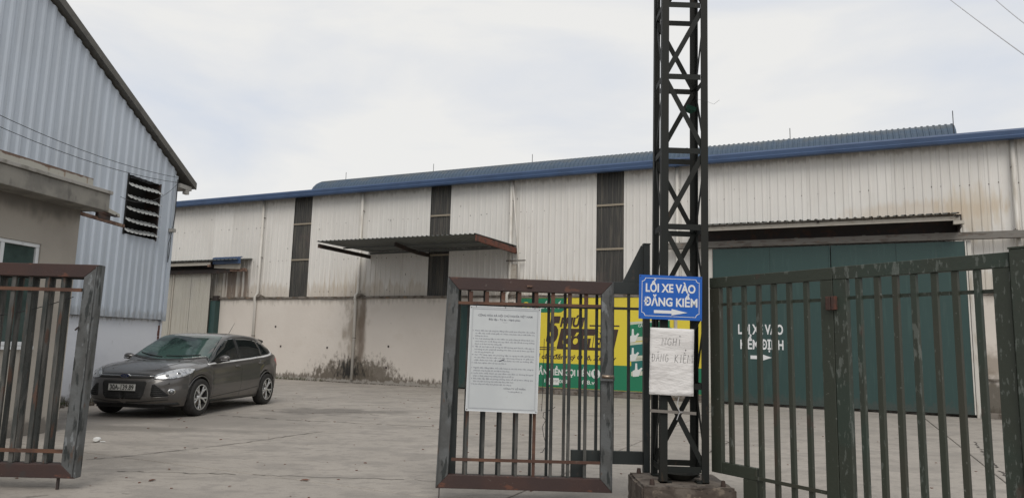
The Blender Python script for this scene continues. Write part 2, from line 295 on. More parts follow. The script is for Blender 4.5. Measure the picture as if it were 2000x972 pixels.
class MB:
    def __init__(s): s.v = []; s.f = []
    def add(s, vs, fs):
        n = len(s.v); s.v += [tuple(v) for v in vs]; s.f += [tuple(i+n for i in f) for f in fs]; return s
    def box(s, x0, x1, y0, y1, z0, z1):
        return s.add([(x0, y0, z0), (x1, y0, z0), (x1, y1, z0), (x0, y1, z0), (x0, y0, z1), (x1, y0, z1), (x1, y1, z1), (x0, y1, z1)],
                     [(0, 3, 2, 1), (4, 5, 6, 7), (0, 1, 5, 4), (1, 2, 6, 5), (2, 3, 7, 6), (3, 0, 4, 7)])
    def prism_y(s, pts, y0, y1):             # polygon in xz (counter-clockwise seen from -y), thickness in y
        n = len(pts)
        vs = [(x, y0, z) for x, z in pts]+[(x, y1, z) for x, z in pts]
        fs = [tuple(range(n)), tuple(range(2*n-1, n-1, -1))]+[(i, i+n, (i+1) % n+n, (i+1) % n) for i in range(n)]
        return s.add(vs, fs)
    def prism_x(s, pts, x0, x1):             # polygon in yz
        n = len(pts)
        vs = [(x0, y, z) for y, z in pts]+[(x1, y, z) for y, z in pts]
        fs = [tuple(range(n-1, -1, -1)), tuple(range(n, 2*n))]+[(i, (i+1) % n, (i+1) % n+n, i+n) for i in range(n)]
        return s.add(vs, fs)
    def prism_z(s, pts, z0, z1):
        n = len(pts)
        vs = [(x, y, z0) for x, y in pts]+[(x, y, z1) for x, y in pts]
        fs = [tuple(range(n-1, -1, -1)), tuple(range(n, 2*n))]+[(i, (i+1) % n, (i+1) % n+n, i+n) for i in range(n)]
        return s.add(vs, fs)
    def bar(s, p, q, w, h, up=(0, 1, 0)):    # rectangular bar; w across, h along up
        p, q = Vector(p), Vector(q); d = (q-p).normalized(); u = Vector(up); a = d.cross(u).normalized(); u = a.cross(d).normalized()
        a *= w/2; u = u*h/2
        vs = [p-a-u, p+a-u, p+a+u, p-a+u, q-a-u, q+a-u, q+a+u, q-a+u]
        return s.add(vs, [(0, 1, 2, 3), (7, 6, 5, 4), (0, 4, 5, 1), (1, 5, 6, 2), (2, 6, 7, 3), (3, 7, 4, 0)])
    def tube(s, path, r, n=8, cap=True):
        path = [Vector(p) for p in path]; rings = []
        prev = None
        for i, p in enumerate(path):
            d = (path[min(i+1, len(path)-1)]-path[max(i-1, 0)]).normalized()
            a = (prev if prev is not None else (Vector((0, 0, 1)) if abs(d.z) < .9 else Vector((1, 0, 0))))
            a = (a-d*a.dot(d)).normalized(); prev = a; b = d.cross(a)
            rr = r[i] if isinstance(r, (list, tuple)) else r
            rings.append([p+(a*cos(2*pi*k/n)+b*sin(2*pi*k/n))*rr for k in range(n)])
        vs = [v for ring in rings for v in ring]
        fs = [(i*n+k, i*n+(k+1) % n, (i+1)*n+(k+1) % n, (i+1)*n+k) for i in range(len(path)-1) for k in range(n)]
        if cap: fs += [tuple(range(n-1, -1, -1)), tuple((len(path)-1)*n+k for k in range(n))]
        return s.add(vs, fs)
    def lathe_y(s, prof, n=32, c=(0, 0, 0)):  # prof list of (r, y); axis along y
        vs = []; m = len(prof)
        for k in range(n):
            a = 2*pi*k/n
            for r, y in prof: vs.append((c[0]+r*cos(a), c[1]+y, c[2]+r*sin(a)))
        fs = [(k*m+i, k*m+i+1, ((k+1) % n)*m+i+1, ((k+1) % n)*m+i) for k in range(n) for i in range(m-1)]
        return s.add(vs, fs)
    def mesh(s, name):
        me = bpy.data.meshes.new(name); me.from_pydata(s.v, [], s.f); me.update()
        bm = bmesh.new(); bm.from_mesh(me); bmesh.ops.recalc_face_normals(bm, faces=bm.faces); bm.to_mesh(me); bm.free()
        return me
    def build(s, name, m, parent=None, smooth=False, bevel=0, label=None):
        me = s.mesh(name); me.materials.append(m if not isinstance(m, str) else MT[m])
        o = bpy.data.objects.new(name, me); COL.objects.link(o)
        if parent is not None: o.parent = parent
        if smooth:
            for p in me.polygons: p.use_smooth = True
        if bevel:
            b = o.modifiers.new('bevel', 'BEVEL'); b.width = bevel; b.segments = 2 if bevel > .004 else 1; b.limit_method = 'ANGLE'
        if label: o['label'] = label
        return o
def inst(src, name, parent, loc=(0, 0, 0), rz=0, scale=None):   # another piece sharing mesh data
    o = src.copy(); o.name = name; COL.objects.link(o); o.parent = parent; o.location = loc; o.rotation_euler = (0, 0, rz)
    if scale: o.scale = scale
    return o

def text_mesh(body, bold=.0, shear=0, spacing=1.0, res=3):
    cu = bpy.data.curves.new('lettering', 'FONT'); cu.body = body; cu.size = 1; cu.offset = bold; cu.shear = shear; cu.space_character = spacing
    cu.resolution_u = res; cu.fill_mode = 'FRONT'
    o = bpy.data.objects.new('lettering', cu); COL.objects.link(o)
    dg = bpy.context.evaluated_depsgraph_get(); me = bpy.data.meshes.new_from_object(o.evaluated_get(dg))
    bpy.data.objects.remove(o); bpy.data.curves.remove(cu)
    return me
_cap = None
def text(name, body, x0, z0, cap_h, m, parent, y, width=None, bold=.0, shear=0, spacing=1.0, res=3, center=False, thick=.0, maxw=None, label=None):
    """flat lettering in the parent's xz plane facing -y; cap_h: height of capitals; width: fit exactly"""
    global _cap
    if _cap is None:
        h = text_mesh('H'); _cap = max(v.co.y for v in h.vertices); bpy.data.meshes.remove(h)
    me = text_mesh(body, bold, shear, spacing, res)
    xs = [v.co.x for v in me.vertices]; sc = cap_h/_cap; sx = sc
    if width: sx = width/(max(xs)-min(xs))
    elif maxw and sc*(max(xs)-min(xs)) > maxw: sx = maxw/(max(xs)-min(xs))
    mn = min(xs); off = -(max(xs)-mn)*sx/2 if center else 0
    for v in me.vertices:
        x, yy = v.co.x, v.co.y
        v.co = (x0+off+(x-mn)*sx, y, z0+yy*sc)
    me.materials.clear(); me.materials.append(MT[m])
    o = bpy.data.objects.new(name, me); COL.objects.link(o); o.parent = parent
    if thick:
        so = o.modifiers.new('thickness', 'SOLIDIFY'); so.thickness = thick; so.offset = 0
    if label: o['label'] = label
    return o

def ribbed(W, pitch, h, wb, wt, z0, ztop, y=0, thick=.0):
    """corrugated sheet from x=0..W, ribs standing out towards -y; ztop: number or function of x"""
    n = max(1, round(W/pitch)); pitch = W/n; xs = []
    for i in range(n):
        c = (i+.5)*pitch
        xs += [(c-wb/2, 0), (c-wt/2, 1), (c+wt/2, 1), (c+wb/2, 0)]
    xs = [(0, 0)]+xs+[(W, 0)]
    f = ztop if callable(ztop) else (lambda x: ztop)
    vs = []; 
    for x, k in xs: vs += [(x, y-h*k, z0), (x, y-h*k, f(x))]
    fs = [(2*i, 2*i+2, 2*i+3, 2*i+1) for i in range(len(xs)-1)]
    return vs, fs
def sheet(name, m, parent, x, W, z0, ztop, pitch=.19, h=.017, wb=.07, wt=.03, y=0, cache={}):
    key = (round(W, 3), z0, ztop, pitch, m) if not callable(ztop) else None
    if key and key in cache:
        o = cache[key].copy(); COL.objects.link(o); o.parent = parent; o.location = (x, 0, 0); return o
    f = (lambda u: ztop(u+x)) if callable(ztop) else ztop
    mb = MB().add(*ribbed(W, pitch, h, wb, wt, z0, f, y)); o = mb.build(name, m, parent); o.location = (x, 0, 0)
    if key: cache[key] = o
    return o

# ------------------------------------------------------------ ground and yard slabs
g = MB().add([(-400, -400, -.035), (400, -400, -.035), (400, 400, -.035), (-400, 400, -.035)], [(0, 1, 2, 3)]).build('ground', 'earth')
tag(g, kind='structure')
AW = radians(-25)                                      # direction of the warehouse's long wall
sx_, sy_ = 4.45, 4.5
slab_me = None
for i in range(-7, 8):
    for j in range(-1, 6):
        u0 = -7.3+i*sx_; v0 = 1.3+j*sy_
        cx = (u0+sx_/2)*cos(AW)-(v0+sy_/2)*sin(AW); cy = (u0+sx_/2)*sin(AW)+(v0+sy_/2)*cos(AW)
        if slab_me is None:
            a, b = sx_/2-.009, sy_/2-.009
            ring = [(-a, -b), (a, -b), (a, b), (-a, b)]; c = .009; ring2 = [(-a+c, -b+c), (a-c, -b+c), (a-c, b-c), (-a+c, b-c)]
            vs = [(x, y, -.12) for x, y in ring]+[(x, y, -.006) for x, y in ring]+[(x, y, 0) for x, y in ring2]
            fs = [(8, 9, 10, 11)]+[(k, (k+1) % 4, (k+1) % 4+4, k+4) for k in range(4)]+[(k+4, (k+1) % 4+4, (k+1) % 4+8, k+8) for k in range(4)]
            slab_me = MB().add(vs, fs).mesh('slab'); slab_me.materials.append(MT['slab'])
        o = bpy.data.objects.new('slab', slab_me); COL.objects.link(o); o.parent = g
        o.location = (cx, cy, random.uniform(-.004, .0)); o.rotation_euler = (random.uniform(-.0006, .0006), random.uniform(-.0006, .0006), AW)
# outer apron past the slabs
far = MB()
far.add([(-200, -200, -.02), (200, -200, -.02), (200, -1.5, -.02), (-200, -1.5, -.02)], [(0, 1, 2, 3)])
tag(far.build('road', 'slab'), kind='structure')

# ------------------------------------------------------------ warehouse (frame: x along the wall to the right, -y towards the yard)
WH = thing('warehouse', 'long white corrugated warehouse with blue roof edge and cream plinth across the yard', 'building', (-8.538, 26.151, 0), AW)
for k_ in ('sheet', 'strip', 'canopy', 'cream_door'): MT[k_].node_tree.nodes['frame'].object = WH     # one set of coordinates for the whole wall
STRIPS = [(.51, 1.33), (6.38, 7.15), (12.19, 13.03)]
segs = [(-9.5, .51, 10), (1.33, 6.38, 5), (7.15, 12.19, 5), (13.03, 29.03, 16)]
for a, b, n in segs:
    for k in range(n): sheet('wall_sheet', 'sheet', WH, a+k*(b-a)/n, (b-a)/n-.002, 2.9, 6.66, pitch=.2)
for a, b in STRIPS:
    sheet('skylight_sheet', 'strip', WH, a, b-a, 2.9, 6.66, pitch=.095, h=.02, wb=.05, wt=.02, y=.03).location = (a, 0, 0)
    for z in (5.60, 4.28): MB().box(a, b, -.012, .012, z-.03, z+.03).build('rail', 'trim_tan', WH)
# masonry behind and plinth in front
def plinth(x0, x1, z0=0, z1=2.86):
    o = MB().box(x0, x1, -.07, .14, z0, z1).build('plinth_wall', 'plinth', WH, bevel=.008); return o
plinth(-3.15, 7.36); plinth(9.55, 15.72); plinth(7.36, 9.55, 2.72, 2.86); plinth(15.72, 29, .0, 2.86)
MB().box(-9.4, -3.15, -.05, .14, 0, 2.86).build('plinth_wall', 'cream_door', WH)
MB().box(-9.5, 29, .16, .3, 0, 6.5).build('inner_wall', 'black', WH)
# ragged ledge flashing along the plinth top
lv = MB(); xs = [-3.15+i*.35 for i in range(54)]
for i in range(len(xs)-1):
    zt = 2.93+random.uniform(-.008, .01); lv.box(xs[i], xs[i+1]+.0, -.125+random.uniform(-.01, .01), .0, 2.865+random.uniform(-.012, .004), zt)
lv.build('ledge', 'ledge', WH)
MB().box(21.55, 29, -.12, 0, 2.865, 2.93).build('ledge', 'ledge', WH)
# stepped kerb and lower ledge right of the big door
MB().box(21.62, 29, -.30, -.075, 0, .12).build('kerb', 'ledge', WH, bevel=.01)
MB().box(21.62, 29, -.12, -.075, .86, .90).build('ledge', 'ledge', WH)
MB().box(9.6, 15.6, -.16, -.075, 0, .14).build('kerb', 'ledge', WH, bevel=.012)
# far end and rear walls
MB().box(-9.6, -9.5, .0, 16, 0, 6.6).build('end_wall', 'sheet', WH); MB().box(29.03, 29.13, 0, 16, 0, 6.6).build('end_wall', 'sheet', WH)
MB().box(-9.5, 29, 15.9, 16, 0, 6.6).build('rear_wall', 'sheet', WH)
for xx in (-9.55, 29.08):
    MB().prism_x([(0.02, 6.6), (15.98, 6.6), (8, 7.75)], xx-.04, xx+.04).build('gable_panel', 'sheet', WH)
# roof with ribs
def roof_slope(sgn):
    vs = []; fs = []; n = int(39/.25)
    pts = []
    for i in range(n):
        c = -9.75+i*.25
        pts += [(c, 0), (c+.09, 0), (c+.12, .03), (c+.15, .03), (c+.18, 0)]
    pts.append((-9.75+n*.25, 0))
    ya, za = (-.30, 6.74) if sgn > 0 else (16.3, 6.74)
    for x, h in pts: vs += [(x, ya, za+h), (x, 8, 7.92+h)]
    fs = [(2*i, 2*i+2, 2*i+3, 2*i+1) for i in range(len(pts)-1)]
    MB().add(vs, fs).build('roof_slope', 'blue', WH)
roof_slope(1); roof_slope(-1)
MB().prism_x([(-.22, 6.54), (-.38, 6.54), (-.40, 6.60), (-.385, 6.62), (-.40, 6.71), (-.37, 6.715), (-.355, 6.58), (-.24, 6.58), (-.22, 6.72), (-.2, 6.72)], -9.8, 29.3).build('gutter', 'blue', WH)
MB().prism_x([(-.32, 6.735), (-.20, 6.735), (-.20, 6.80), (-.30, 6.785)], -9.8, 29.3).build('roof_trim', 'blue', WH)
MB().box(-9.5, 29, -.2, 0, 6.62, 6.65).build('soffit', 'dark_steel', WH)
# barrel ridge vent
rv = MB(); n = int(27.3/.18); prof = []
for k in range(15):
    a = pi*k/14; prof.append((8-1.32*cos(a), 8.0+1.34*sin(a)**.85))
prof = [(6.68, 7.6)]+prof+[(9.32, 7.6)]
stx = []
for i in range(n):
    c = -4.75+i*.18; stx += [(c, 0), (c+.11, 0), (c+.13, .03), (c+.16, .03)]
stx.append((-4.75+n*.18, 0)); m_ = len(prof); vs = []
for x, h in stx:
    for (y, z) in prof:
        dx, dz = y-8, z-8; l = max(.01, hypot(dx, dz)); vs.append((x, y+dx/l*h, z+dz/l*h))
fs = [(i*m_+j, (i+1)*m_+j, (i+1)*m_+j+1, i*m_+j+1) for i in range(len(stx)-1) for j in range(m_-1)]
fs += [tuple(range(m_)), tuple((len(stx)-1)*m_+j for j in range(m_-1, -1, -1))]
rvo = rv.add(vs, fs).build('ridge_vent', 'blue_vent', WH)
for x, y, z0, z1 in ((-3.6, 8, 9.3, 9.78), (1.5, 8, 9.3, 9.78), (6.57, 8, 9.3, 9.78), (17.2, 8, 9.3, 9.82), (22.3, 6.5, 7.8, 9.42)):
    MB().tube([(x, y, z0), (x, y, z1)], .013, 6).build('lightning_rod', 'cable', WH)
# downpipes (upper on the cladding, lower on the plinth)
for x, low in ((-.90, 1), (3.66, 1), (9.41, 1), (14.62, 1), (22.6, 1)):
    p = MB(); p.tube([(x, -.11, 6.58), (x, -.11, 3.08), (x-.02, -.13, 3.0), (x-.05, -.17, 2.95), (x-.06, -.17, 2.84), (x-.06, -.125, 2.7), (x-.06, -.125, .1 if x != -.9 else .3)], .050, 10)
    o = p.build('downpipe', 'pipe', WH, smooth=True)
    for z in (5.9, 4.4, 1.5): MB().box(x-.05-(.06 if z < 2.8 else 0), x+.05-(.06 if z < 2.8 else 0), -.128-(.045 if z < 2.8 else 0), -.02, z, z+.02).build('bracket', 'ledge', o)
    MB().tube([(x+.02, -.1, 2.95), (x+.16, -.08, 2.955), (x+.3, -.06, 2.94)], [.09, .06, .01], 7).build('debris', 'ledge', o)
MB().tube([(9.47, -.13, 6.4), (9.62, -.13, 4.9), (9.72, -.13, 3.9), (9.74, -.13, 2.95)], .03, 8).build('conduit', 'pipe', WH, smooth=True)
MB().box(9.3, 9.95, -.16, -.12, 3.98, 4.02).build('bracket', 'track', WH)
MB().box(9.35, 9.62, -.09, -.03, 3.45, 3.9).build('junction_box', 'cream_trim', WH)
# screw heads in rows: nobody could count them
sc_ = MB()
for z in (5.55, 4.25, 3.1):
    x = -9.3
    while x < 29:
        if not any(a-.1 < x < b+.1 for a, b in STRIPS) and random.random() < .8:
            zz = z+random.uniform(-.02, .02); r = random.choice((.007, .009, .009, .013)); 
            sc_.prism_y([(x+r*cos(k*pi/3), zz+r*sin(k*pi/3)*random.choice((1, 1, 1.6))) for k in range(6)], -.012, .0)
        x += .2*random.choice((1, 2, 2))
for _ in range(34):
    x, zz = random.uniform(-9, 28), random.uniform(3.1, 6.4)
    if not any(a-.1 < x < b+.1 for a, b in STRIPS):
        r = random.uniform(.006, .016); sc_.prism_y([(x-r*.4, zz-r*2), (x+r*.4, zz-r*2), (x+r*.4, zz+r*2), (x-r*.4, zz+r*2)], -.012, 0)
tag(sc_.build('screws', 'dark_steel', WH), kind='stuff')
# small marks on the plinth: rusted fixings
for x, z in ((2.45, 1.15), (5.0, 1.25), (.05, 1.85), (.35, 1.15), (4.95, .55)):
    MB().box(x-.03, x+.03, -.082, -.06, z-.03, z+.035).build('fixing', 'dark_steel', WH)
# small green door left of the banner
sdoor = MB().box(7.36, 9.55, -.03, .02, .04, 2.72).build('side_door', 'green_door', WH)
MB().box(8.44, 8.47, -.04, -.03, .06, 2.7).build('seam', 'black', sdoor)
MB().box(7.36, 7.44, -.06, -.035, .04, 2.72).build('door_frame', 'green_door', sdoor); MB().box(9.47, 9.55, -.06, -.035, .04, 2.72).build('door_frame', 'green_door', sdoor)
MB().box(8.5, 8.53, -.09, -.04, 1.05, 1.3).build('handle', 'dark_steel', sdoor)
# big green sliding door, two leaves
BD = MB().box(15.62, 18.54, -.29, -.235, .06, 4.13).build('hangar_door', 'green_door', WH, bevel=.004)
BD2 = MB().box(18.56, 21.52, -.29, -.235, .06, 4.13).build('hangar_door', 'green_door', WH, bevel=.004)
for d, xs in ((BD, (15.62, 18.51)), (BD2, (18.57, 21.49))):
    for x in xs: MB().box(x, x+.03, -.302, -.291, .07, 4.12).build('edge_strip', 'green_door' if x < 21 else 'pipe', d)
    MB().box(xs[0]+.04, xs[1]-.01, -.302, -.291, .07, .12).build('bottom_rail', 'green_door', d)
for d, xa in ((BD, 18.3), (BD2, 18.66)): MB().tube([(xa, -.29, 1.0), (xa, -.34, 1.02), (xa, -.34, 1.22), (xa, -.29, 1.24)], .010, 6).build('handle', 'dark_steel', d)
for x in (17.08, 20.03): MB().box(x, x+.006, -.2945, -.289, .12, 4.12).build('seam', 'black', BD if x < 18 else BD2)
MB().box(15.35, 15.60, -.25, -.02, 0, 4.15).build('door_jamb', 'pipe', WH)
MB().box(21.54, 21.62, -.25, -.02, .0, 4.15).build('door_jamb', 'pipe', WH)
text('door_lettering', 'LỐI XE VÀO', 16.25, 1.85, .24, 'sign_white', BD, -.294, width=1.12, bold=.03)
text('door_lettering', 'KIỂM ĐỊNH', 16.30, 1.46, .23, 'sign_white', BD, -.294, width=1.07, bold=.03)
MB().prism_y([(16.55, 1.20), (16.80, 1.20), (16.80, 1.15), (17.08, 1.245), (16.80, 1.34), (16.80, 1.29), (16.55, 1.29)], -.2945, -.291).build('arrow', 'sign_white', BD)
# sliding track of the big door, past both ends
tr = MB().prism_x([(-.34, 4.17), (-.34, 4.34), (-.20, 4.34), (-.20, 4.17), (-.22, 4.17), (-.22, 4.32), (-.32, 4.32), (-.32, 4.17)], 14.3, 29).build('door_track', 'track', WH)
for k in range(9): MB().box(14.5+k*1.6, 14.58+k*1.6, -.2, .0, 4.26, 4.38).build('bracket', 'track', tr)
# canopy over the big door
c3 = MB().box(15.1, 21.36, -.80, -.77, 4.56, 4.66).build('canopy_fascia', 'cream_trim', WH)
def canopy_sheets(x0, x1, n, yo, zo, yi, zi, m, par, pitch=.19):
    W = (x1-x0)/n
    for k in range(n):
        vs, fs = ribbed(W-.004, pitch, .03, .07, .03, 0, 1)
        vv = []
        for (x, y, z) in vs:
            # z 0 -> outer edge, 1 -> wall; rib height goes up
            vv.append((x, yo+(yi-yo)*z, zo+(zi-zo)*z-y))
        o = MB().add(vv, fs).build('canopy_sheet', m, par); o.location = (x0+k*W, 0, 0)
canopy_sheets(15.1, 21.4, 7, -.92, 4.70, .0, 4.86, 'canopy', c3)
for x in (15.3, 18.3, 21.3): MB().bar((x, -.85, 4.66), (x, 0, 4.74), .05, .06, (0, 0, 1)).build('canopy_bracket', 'dark_steel', c3)
MB().prism_x([(-.78, 4.40), (-.78, 4.70), (0, 4.80), (0, 4.36)], 21.36, 21.39).build('canopy_cheek', 'dark_steel', c3)
MB().box(21.22, 21.44, -.82, -.70, 4.47, 4.55).build('lamp_box', 'cream_trim', c3)
MB().box(15.1, 21.45, -.06, -.03, 4.36, 4.78).build('canopy_shade_panel', 'dark_steel', c3)  # dark panel paints in the shade of the recess under the canopy
# middle canopy on three cantilever beams
c2 = MB().bar((4.05, -.06, 4.40), (9.5, -.06, 4.42), .05, .05, (0, 0, 1)).build('canopy_wall_rail', 'canopy', WH)
canopy_sheets(3.95, 9.62, 6, -2.74, 4.44, .0, 4.47, 'canopy', c2, pitch=.16)
for y in (-1.45,): MB().bar((4.0, y, 4.40), (9.6, y, 4.41), .04, .04, (0, 0, 1)).build('purlin', 'canopy', c2)
MB().bar((4.02, -2.7, 4.31), (4.02, 0, 4.29), .06, .12, (0, 0, 1)).build('canopy_beam', 'dark_steel', c2)
b_ = MB(); pts = [(6.4, -2.0, 4.37), (6.4, -1.3, 4.30), (6.4, -.6, 4.27), (6.4, 0, 4.28)]
for i in range(3): b_.bar(pts[i], pts[i+1], .06, .12, (0, 0, 1))
b_.build('canopy_beam', 'dark_steel', c2)
MB().bar((9.60, -2.74, 4.33), (9.60, -.05, 4.31), .07, .17, (0, 0, 1)).build('canopy_beam', 'rust_beam', c2, label='red rusted end beam')
# left canopy with a blue flashing end, cream door below
c1 = MB().box(-9.3, -2.68, -.80, -.77, 4.08, 4.19).build('canopy_fascia', 'cream_trim', WH)
canopy_sheets(-9.3, -1.35, 8, -.9, 4.25, 0, 4.38, 'canopy', c1)
MB().prism_x([(-.66, 4.12), (-.70, 4.13), (-.72, 4.36), (-.60, 4.40), (-.60, 4.37), (-.68, 4.34)], -2.66, -1.28).build('blue_flashing', 'blue', c1)
MB().prism_y([(-2.7, 3.99), (-2.7, 4.12), (-1.4, 4.12), (-1.4, 3.93)], -.58, -.55).build('canopy_cheek', 'cream_trim', c1)
MB().box(-9.3, -2.7, -.05, -.02, 3.9, 4.3).build('canopy_shade_panel', 'dark_steel', c1)  # dark band standing in for the shade between canopy and cream door
MB().box(-2.78, -2.68, -.83, -.74, 4.02, 4.10).build('rust_block', 'rust_light', c1)
t1 = MB().box(-9.3, -1.95, -.52, -.40, 3.82, 3.96).build('door_track', 'dark_steel', WH)
MB().box(-1.95, -1.22, -.52, -.40, 3.86, 3.97).build('track_end', 'rust_light', t1)
for x in (-8, -6.2, -4.4, -3.2): MB().box(x, x+.08, -.4, 0, 3.9, 3.96).build('bracket', 'dark_steel', t1)
cdx = [-9.2+k*1.03 for k in range(7)]
for k in range(6):
    o = sheet('door_sheet', 'cream_door', WH, -9.25+k*1.035, 1.02, .05, 3.84, pitch=.1, h=.012, wb=.05, wt=.03, y=-.36)
MB().box(-5.06, -5.0, -.40, -.372, .05, 3.84).build('door_seam', 'cream_trim', WH)
MB().box(-3.05, -2.78, -.30, -.08, .0, 2.78).build('door_post', 'green_door', WH)
MB().box(-3.05, -2.80, -.22, -.08, 2.79, 2.98).build('post_cap', 'dark_steel', WH)
MB().box(-2.98, -2.80, -.06, -.03, 2.93, 3.86).build('corner_trim', 'cream_trim', WH)

# ------------------------------------------------------------ banner on the plinth
BN = thing('advertising_banner', 'wide yellow and green lending banner mounted on the cream plinth behind the gate', 'banner', (-8.538, 26.151, 0), AW)
MB().box(9.78, 15.32, -.125, -.095, .19, 2.84).build('banner_board', 'ban_yellow', BN)
MB().box(9.78, 15.32, -.129, -.1255, .20, .90).build('green_band', 'ban_green', BN)
hd = [(9.79, 2.40)]+[(11.1+.16*sin(a), 2.56-.16*cos(a)) for a in (0, .5, 1.0, 1.5)]+[(11.27, 2.83), (9.79, 2.83)]
MB().prism_y(hd, -.129, -.1255).build('header_panel', 'ban_green', BN)
MB().box(9.78, 15.34, -.14, -.10, 2.845, 2.87).build('banner_rail', 'track', BN); MB().box(9.78, 15.34, -.14, -.10, .155, .185).build('banner_rail', 'track', BN)
def ring(cx, cz, r0, r1, y0, y1, n=24):
    mb = MB()
    for k in range(n):
        a, b = 2*pi*k/n, 2*pi*(k+1)/n
        mb.prism_y([(cx+r0*cos(a), cz+r0*sin(a)), (cx+r1*cos(a), cz+r1*sin(a)), (cx+r1*cos(b), cz+r1*sin(b)), (cx+r0*cos(b), cz+r0*sin(b))], y0, y1)
    return mb
ring(10.0, 2.59, .06, .13, -.133, -.1295).build('logo_ring', 'ban_yellow', BN)
text('lettering', '88  CẦN TỐ', 10.17, 2.52, .14, 'ban_white', BN, -.131, width=.98, bold=.02, shear=.15)
text('lettering', '5', 10.68, 1.55, .68, 'ban_brown', BN, -.131, width=.46, bold=.06, shear=.25)
text('lettering', 'PHÚT', 11.12, 1.99, .25, 'ban_brown', BN, -.131, width=.85, bold=.05, shear=.25)
MB().box(12.05, 12.95, -.1295, -.1255, 2.0, 2.04).build('rule_line', 'ban_brown', BN)
for z in (1.36, 1.30): MB().box(9.9, 11.0, -.1295, -.1255, z-.013, z+.013).build('rule_line', 'ban_brown', BN)
MB().prism_y([(11.02, 1.32), (12.78, 1.30), (12.92, 1.92), (11.16, 1.93)], -.1295, -.1255).build('dark_panel', 'ban_brown', BN)
text('lettering', 'CÓ TIỀN', 11.22, 1.41, .30, 'ban_yellow', BN, -.132, width=1.45, bold=.05, shear=.2)
text('lettering', 'Chỉ cần đăng ký Ô tô, Xe máy', 10.2, 1.03, .13, 'ban_brown', BN, -.131, width=2.66, bold=.025, shear=.22)
text('lettering', 'CẦN TIỀN GỌI LIỀN', 10.33, .56, .16, 'ban_white', BN, -.131, width=1.76, bold=.04)
text('lettering', '1800 1088', 10.66, .33, .10, 'ban_white', BN, -.131, width=.72, bold=.012)
text('lettering', 'f88.vn', 11.83, .33, .11, 'ban_white', BN, -.131, width=.48, bold=.015)
o = MB().box(10.80, 11.12, -.134, -.1295, .27, .47).build('phone_sticker', 'ban_white', BN)
text('lettering', '0901737', 10.82, .35, .06, 'board_ink2', BN, -.1355, width=.27)
o = MB().prism_y([(12.25+.14*cos(k*pi/12), .64+.14*sin(k*pi/12)) for k in range(24)], -.133, -.1295).build('call_disc', 'ban_white', BN)
MB().prism_y([(12.19, .72), (12.24, .74), (12.26, .68), (12.23, .65), (12.27, .60), (12.32, .61), (12.33, .56), (12.29, .53), (12.2, .6)], -.1345, -.133).build('phone_mark', 'ban_green', BN)
# printed leaflets pictured at the right side
for x, z, w_, h_ in ((13.2, 1.58, 1.2, .55), (13.2, 1.05, 1.1, .5), (13.3, .62, 1.0, .48)):
    MB().prism_y([(x, z), (x+w_, z+.10), (x+w_, z+h_+.1), (x, z+h_)], -.130, -.1255).build('leaflet_print', 'ban_hand', BN)
    MB().prism_y([(x, z+.12), (x+w_, z+.22), (x+w_, z+h_+.06), (x, z+h_-.08)], -.1325, -.1300).build('leaflet_print', 'ban_teal' if z < 1.5 else 'ban_green', BN)
    # a printed hand: palm, thumb, finger
    MB().prism_y([(x+.05, z-.02), (x+.22, z), (x+.27, z+.13), (x+.33, z+.22), (x+.29, z+.25), (x+.22, z+.18), (x+.18, z+.19), (x+.17, z+.36), (x+.12, z+.36), (x+.11, z+.18), (x+.04, z+.14)], -.135, -.1326).build('hand_print', 'ban_white', BN)
text('lettering', 'CẦN', 13.5, 2.0, .07, 'ban_white', BN, -.1345, width=.2, bold=.02)
ring(13.72, 1.40, .0, .06, -.1355, -.133).build('disc_print', 'ban_white', BN)
MB().prism_y([(14.05, 1.75), (14.2, 2.1), (14.9, 1.78), (14.75, 1.45)], -.1325, -.1300).build('ribbon_print', 'ban_green', BN)
text('lettering', 'CẦM ĐỒ', 14.25, 1.82, .07, 'ban_white', BN, -.1345, width=.4, bold=.02)

# ------------------------------------------------------------ gabled shed on the left (x away from camera, -y towards the yard)
AG = radians(80)
GS = thing('gabled_shed', 'tall pale blue corrugated shed gable with grey sloping roof edge at the left', 'building', (-10.734, 1.893, 0), AG)
MT['blue_sheet'].node_tree.nodes['frame'].object = GS
top = lambda x: 5.29+(15.02-x)*.56 if x > 6 else 5.29+(x+3.02)*.56
shx = [15.02, 14.48]; x = 13.45
sheet('wall_sheet', 'blue_sheet', GS, 14.48, .535, 1.77, top, pitch=.22, h=.027, wb=.12, wt=.05, y=-.05)
sheet('wall_sheet', 'blue_sheet', GS, 13.45, 1.025, 1.77, 3.56, pitch=.21, h=.027, wb=.12, wt=.05, y=-.05)
sheet('wall_sheet', 'blue_sheet', GS, 13.45, 1.025, 4.85, top, pitch=.21, h=.027, wb=.12, wt=.05, y=-.05)
x = 13.45
W_ = .96
while x > -3.0:
    x0 = max(x-W_, -3.02); 
    if x > 6 > x0: x0 = 6.0
    sheet('wall_sheet', 'blue_sheet', GS, x0, x-x0-.001, 1.77, top, pitch=.22, h=.027, wb=.12, wt=.05, y=-.05); x = x0; W_ = 1.1
MB().box(-3, 15.0, .03, .25, 0, 1.80).build('base_wall', 'white_wash', GS, bevel=.01)
MB().box(14.93, 15.05, -.09, .02, 1.74, 5.19).build('corner_trim', 'blue_sheet', GS)
MB().box(15.0, 15.06, .0, 20, 0, 5.2).build('side_wall', 'white_wash', GS)
MB().box(-3.06, -3.0, .0, 20, 0, 5.2).build('side_wall', 'white_wash', GS)
for k, (dz, w_) in enumerate(((1.62, .08), (1.50, .11), (1.37, .09), (1.25, .07))):
    MB().box(15.0-w_*.4, 15.075, .005, .09, dz-.10, dz+.02).build('brick', 'brick_red', GS, bevel=.008)
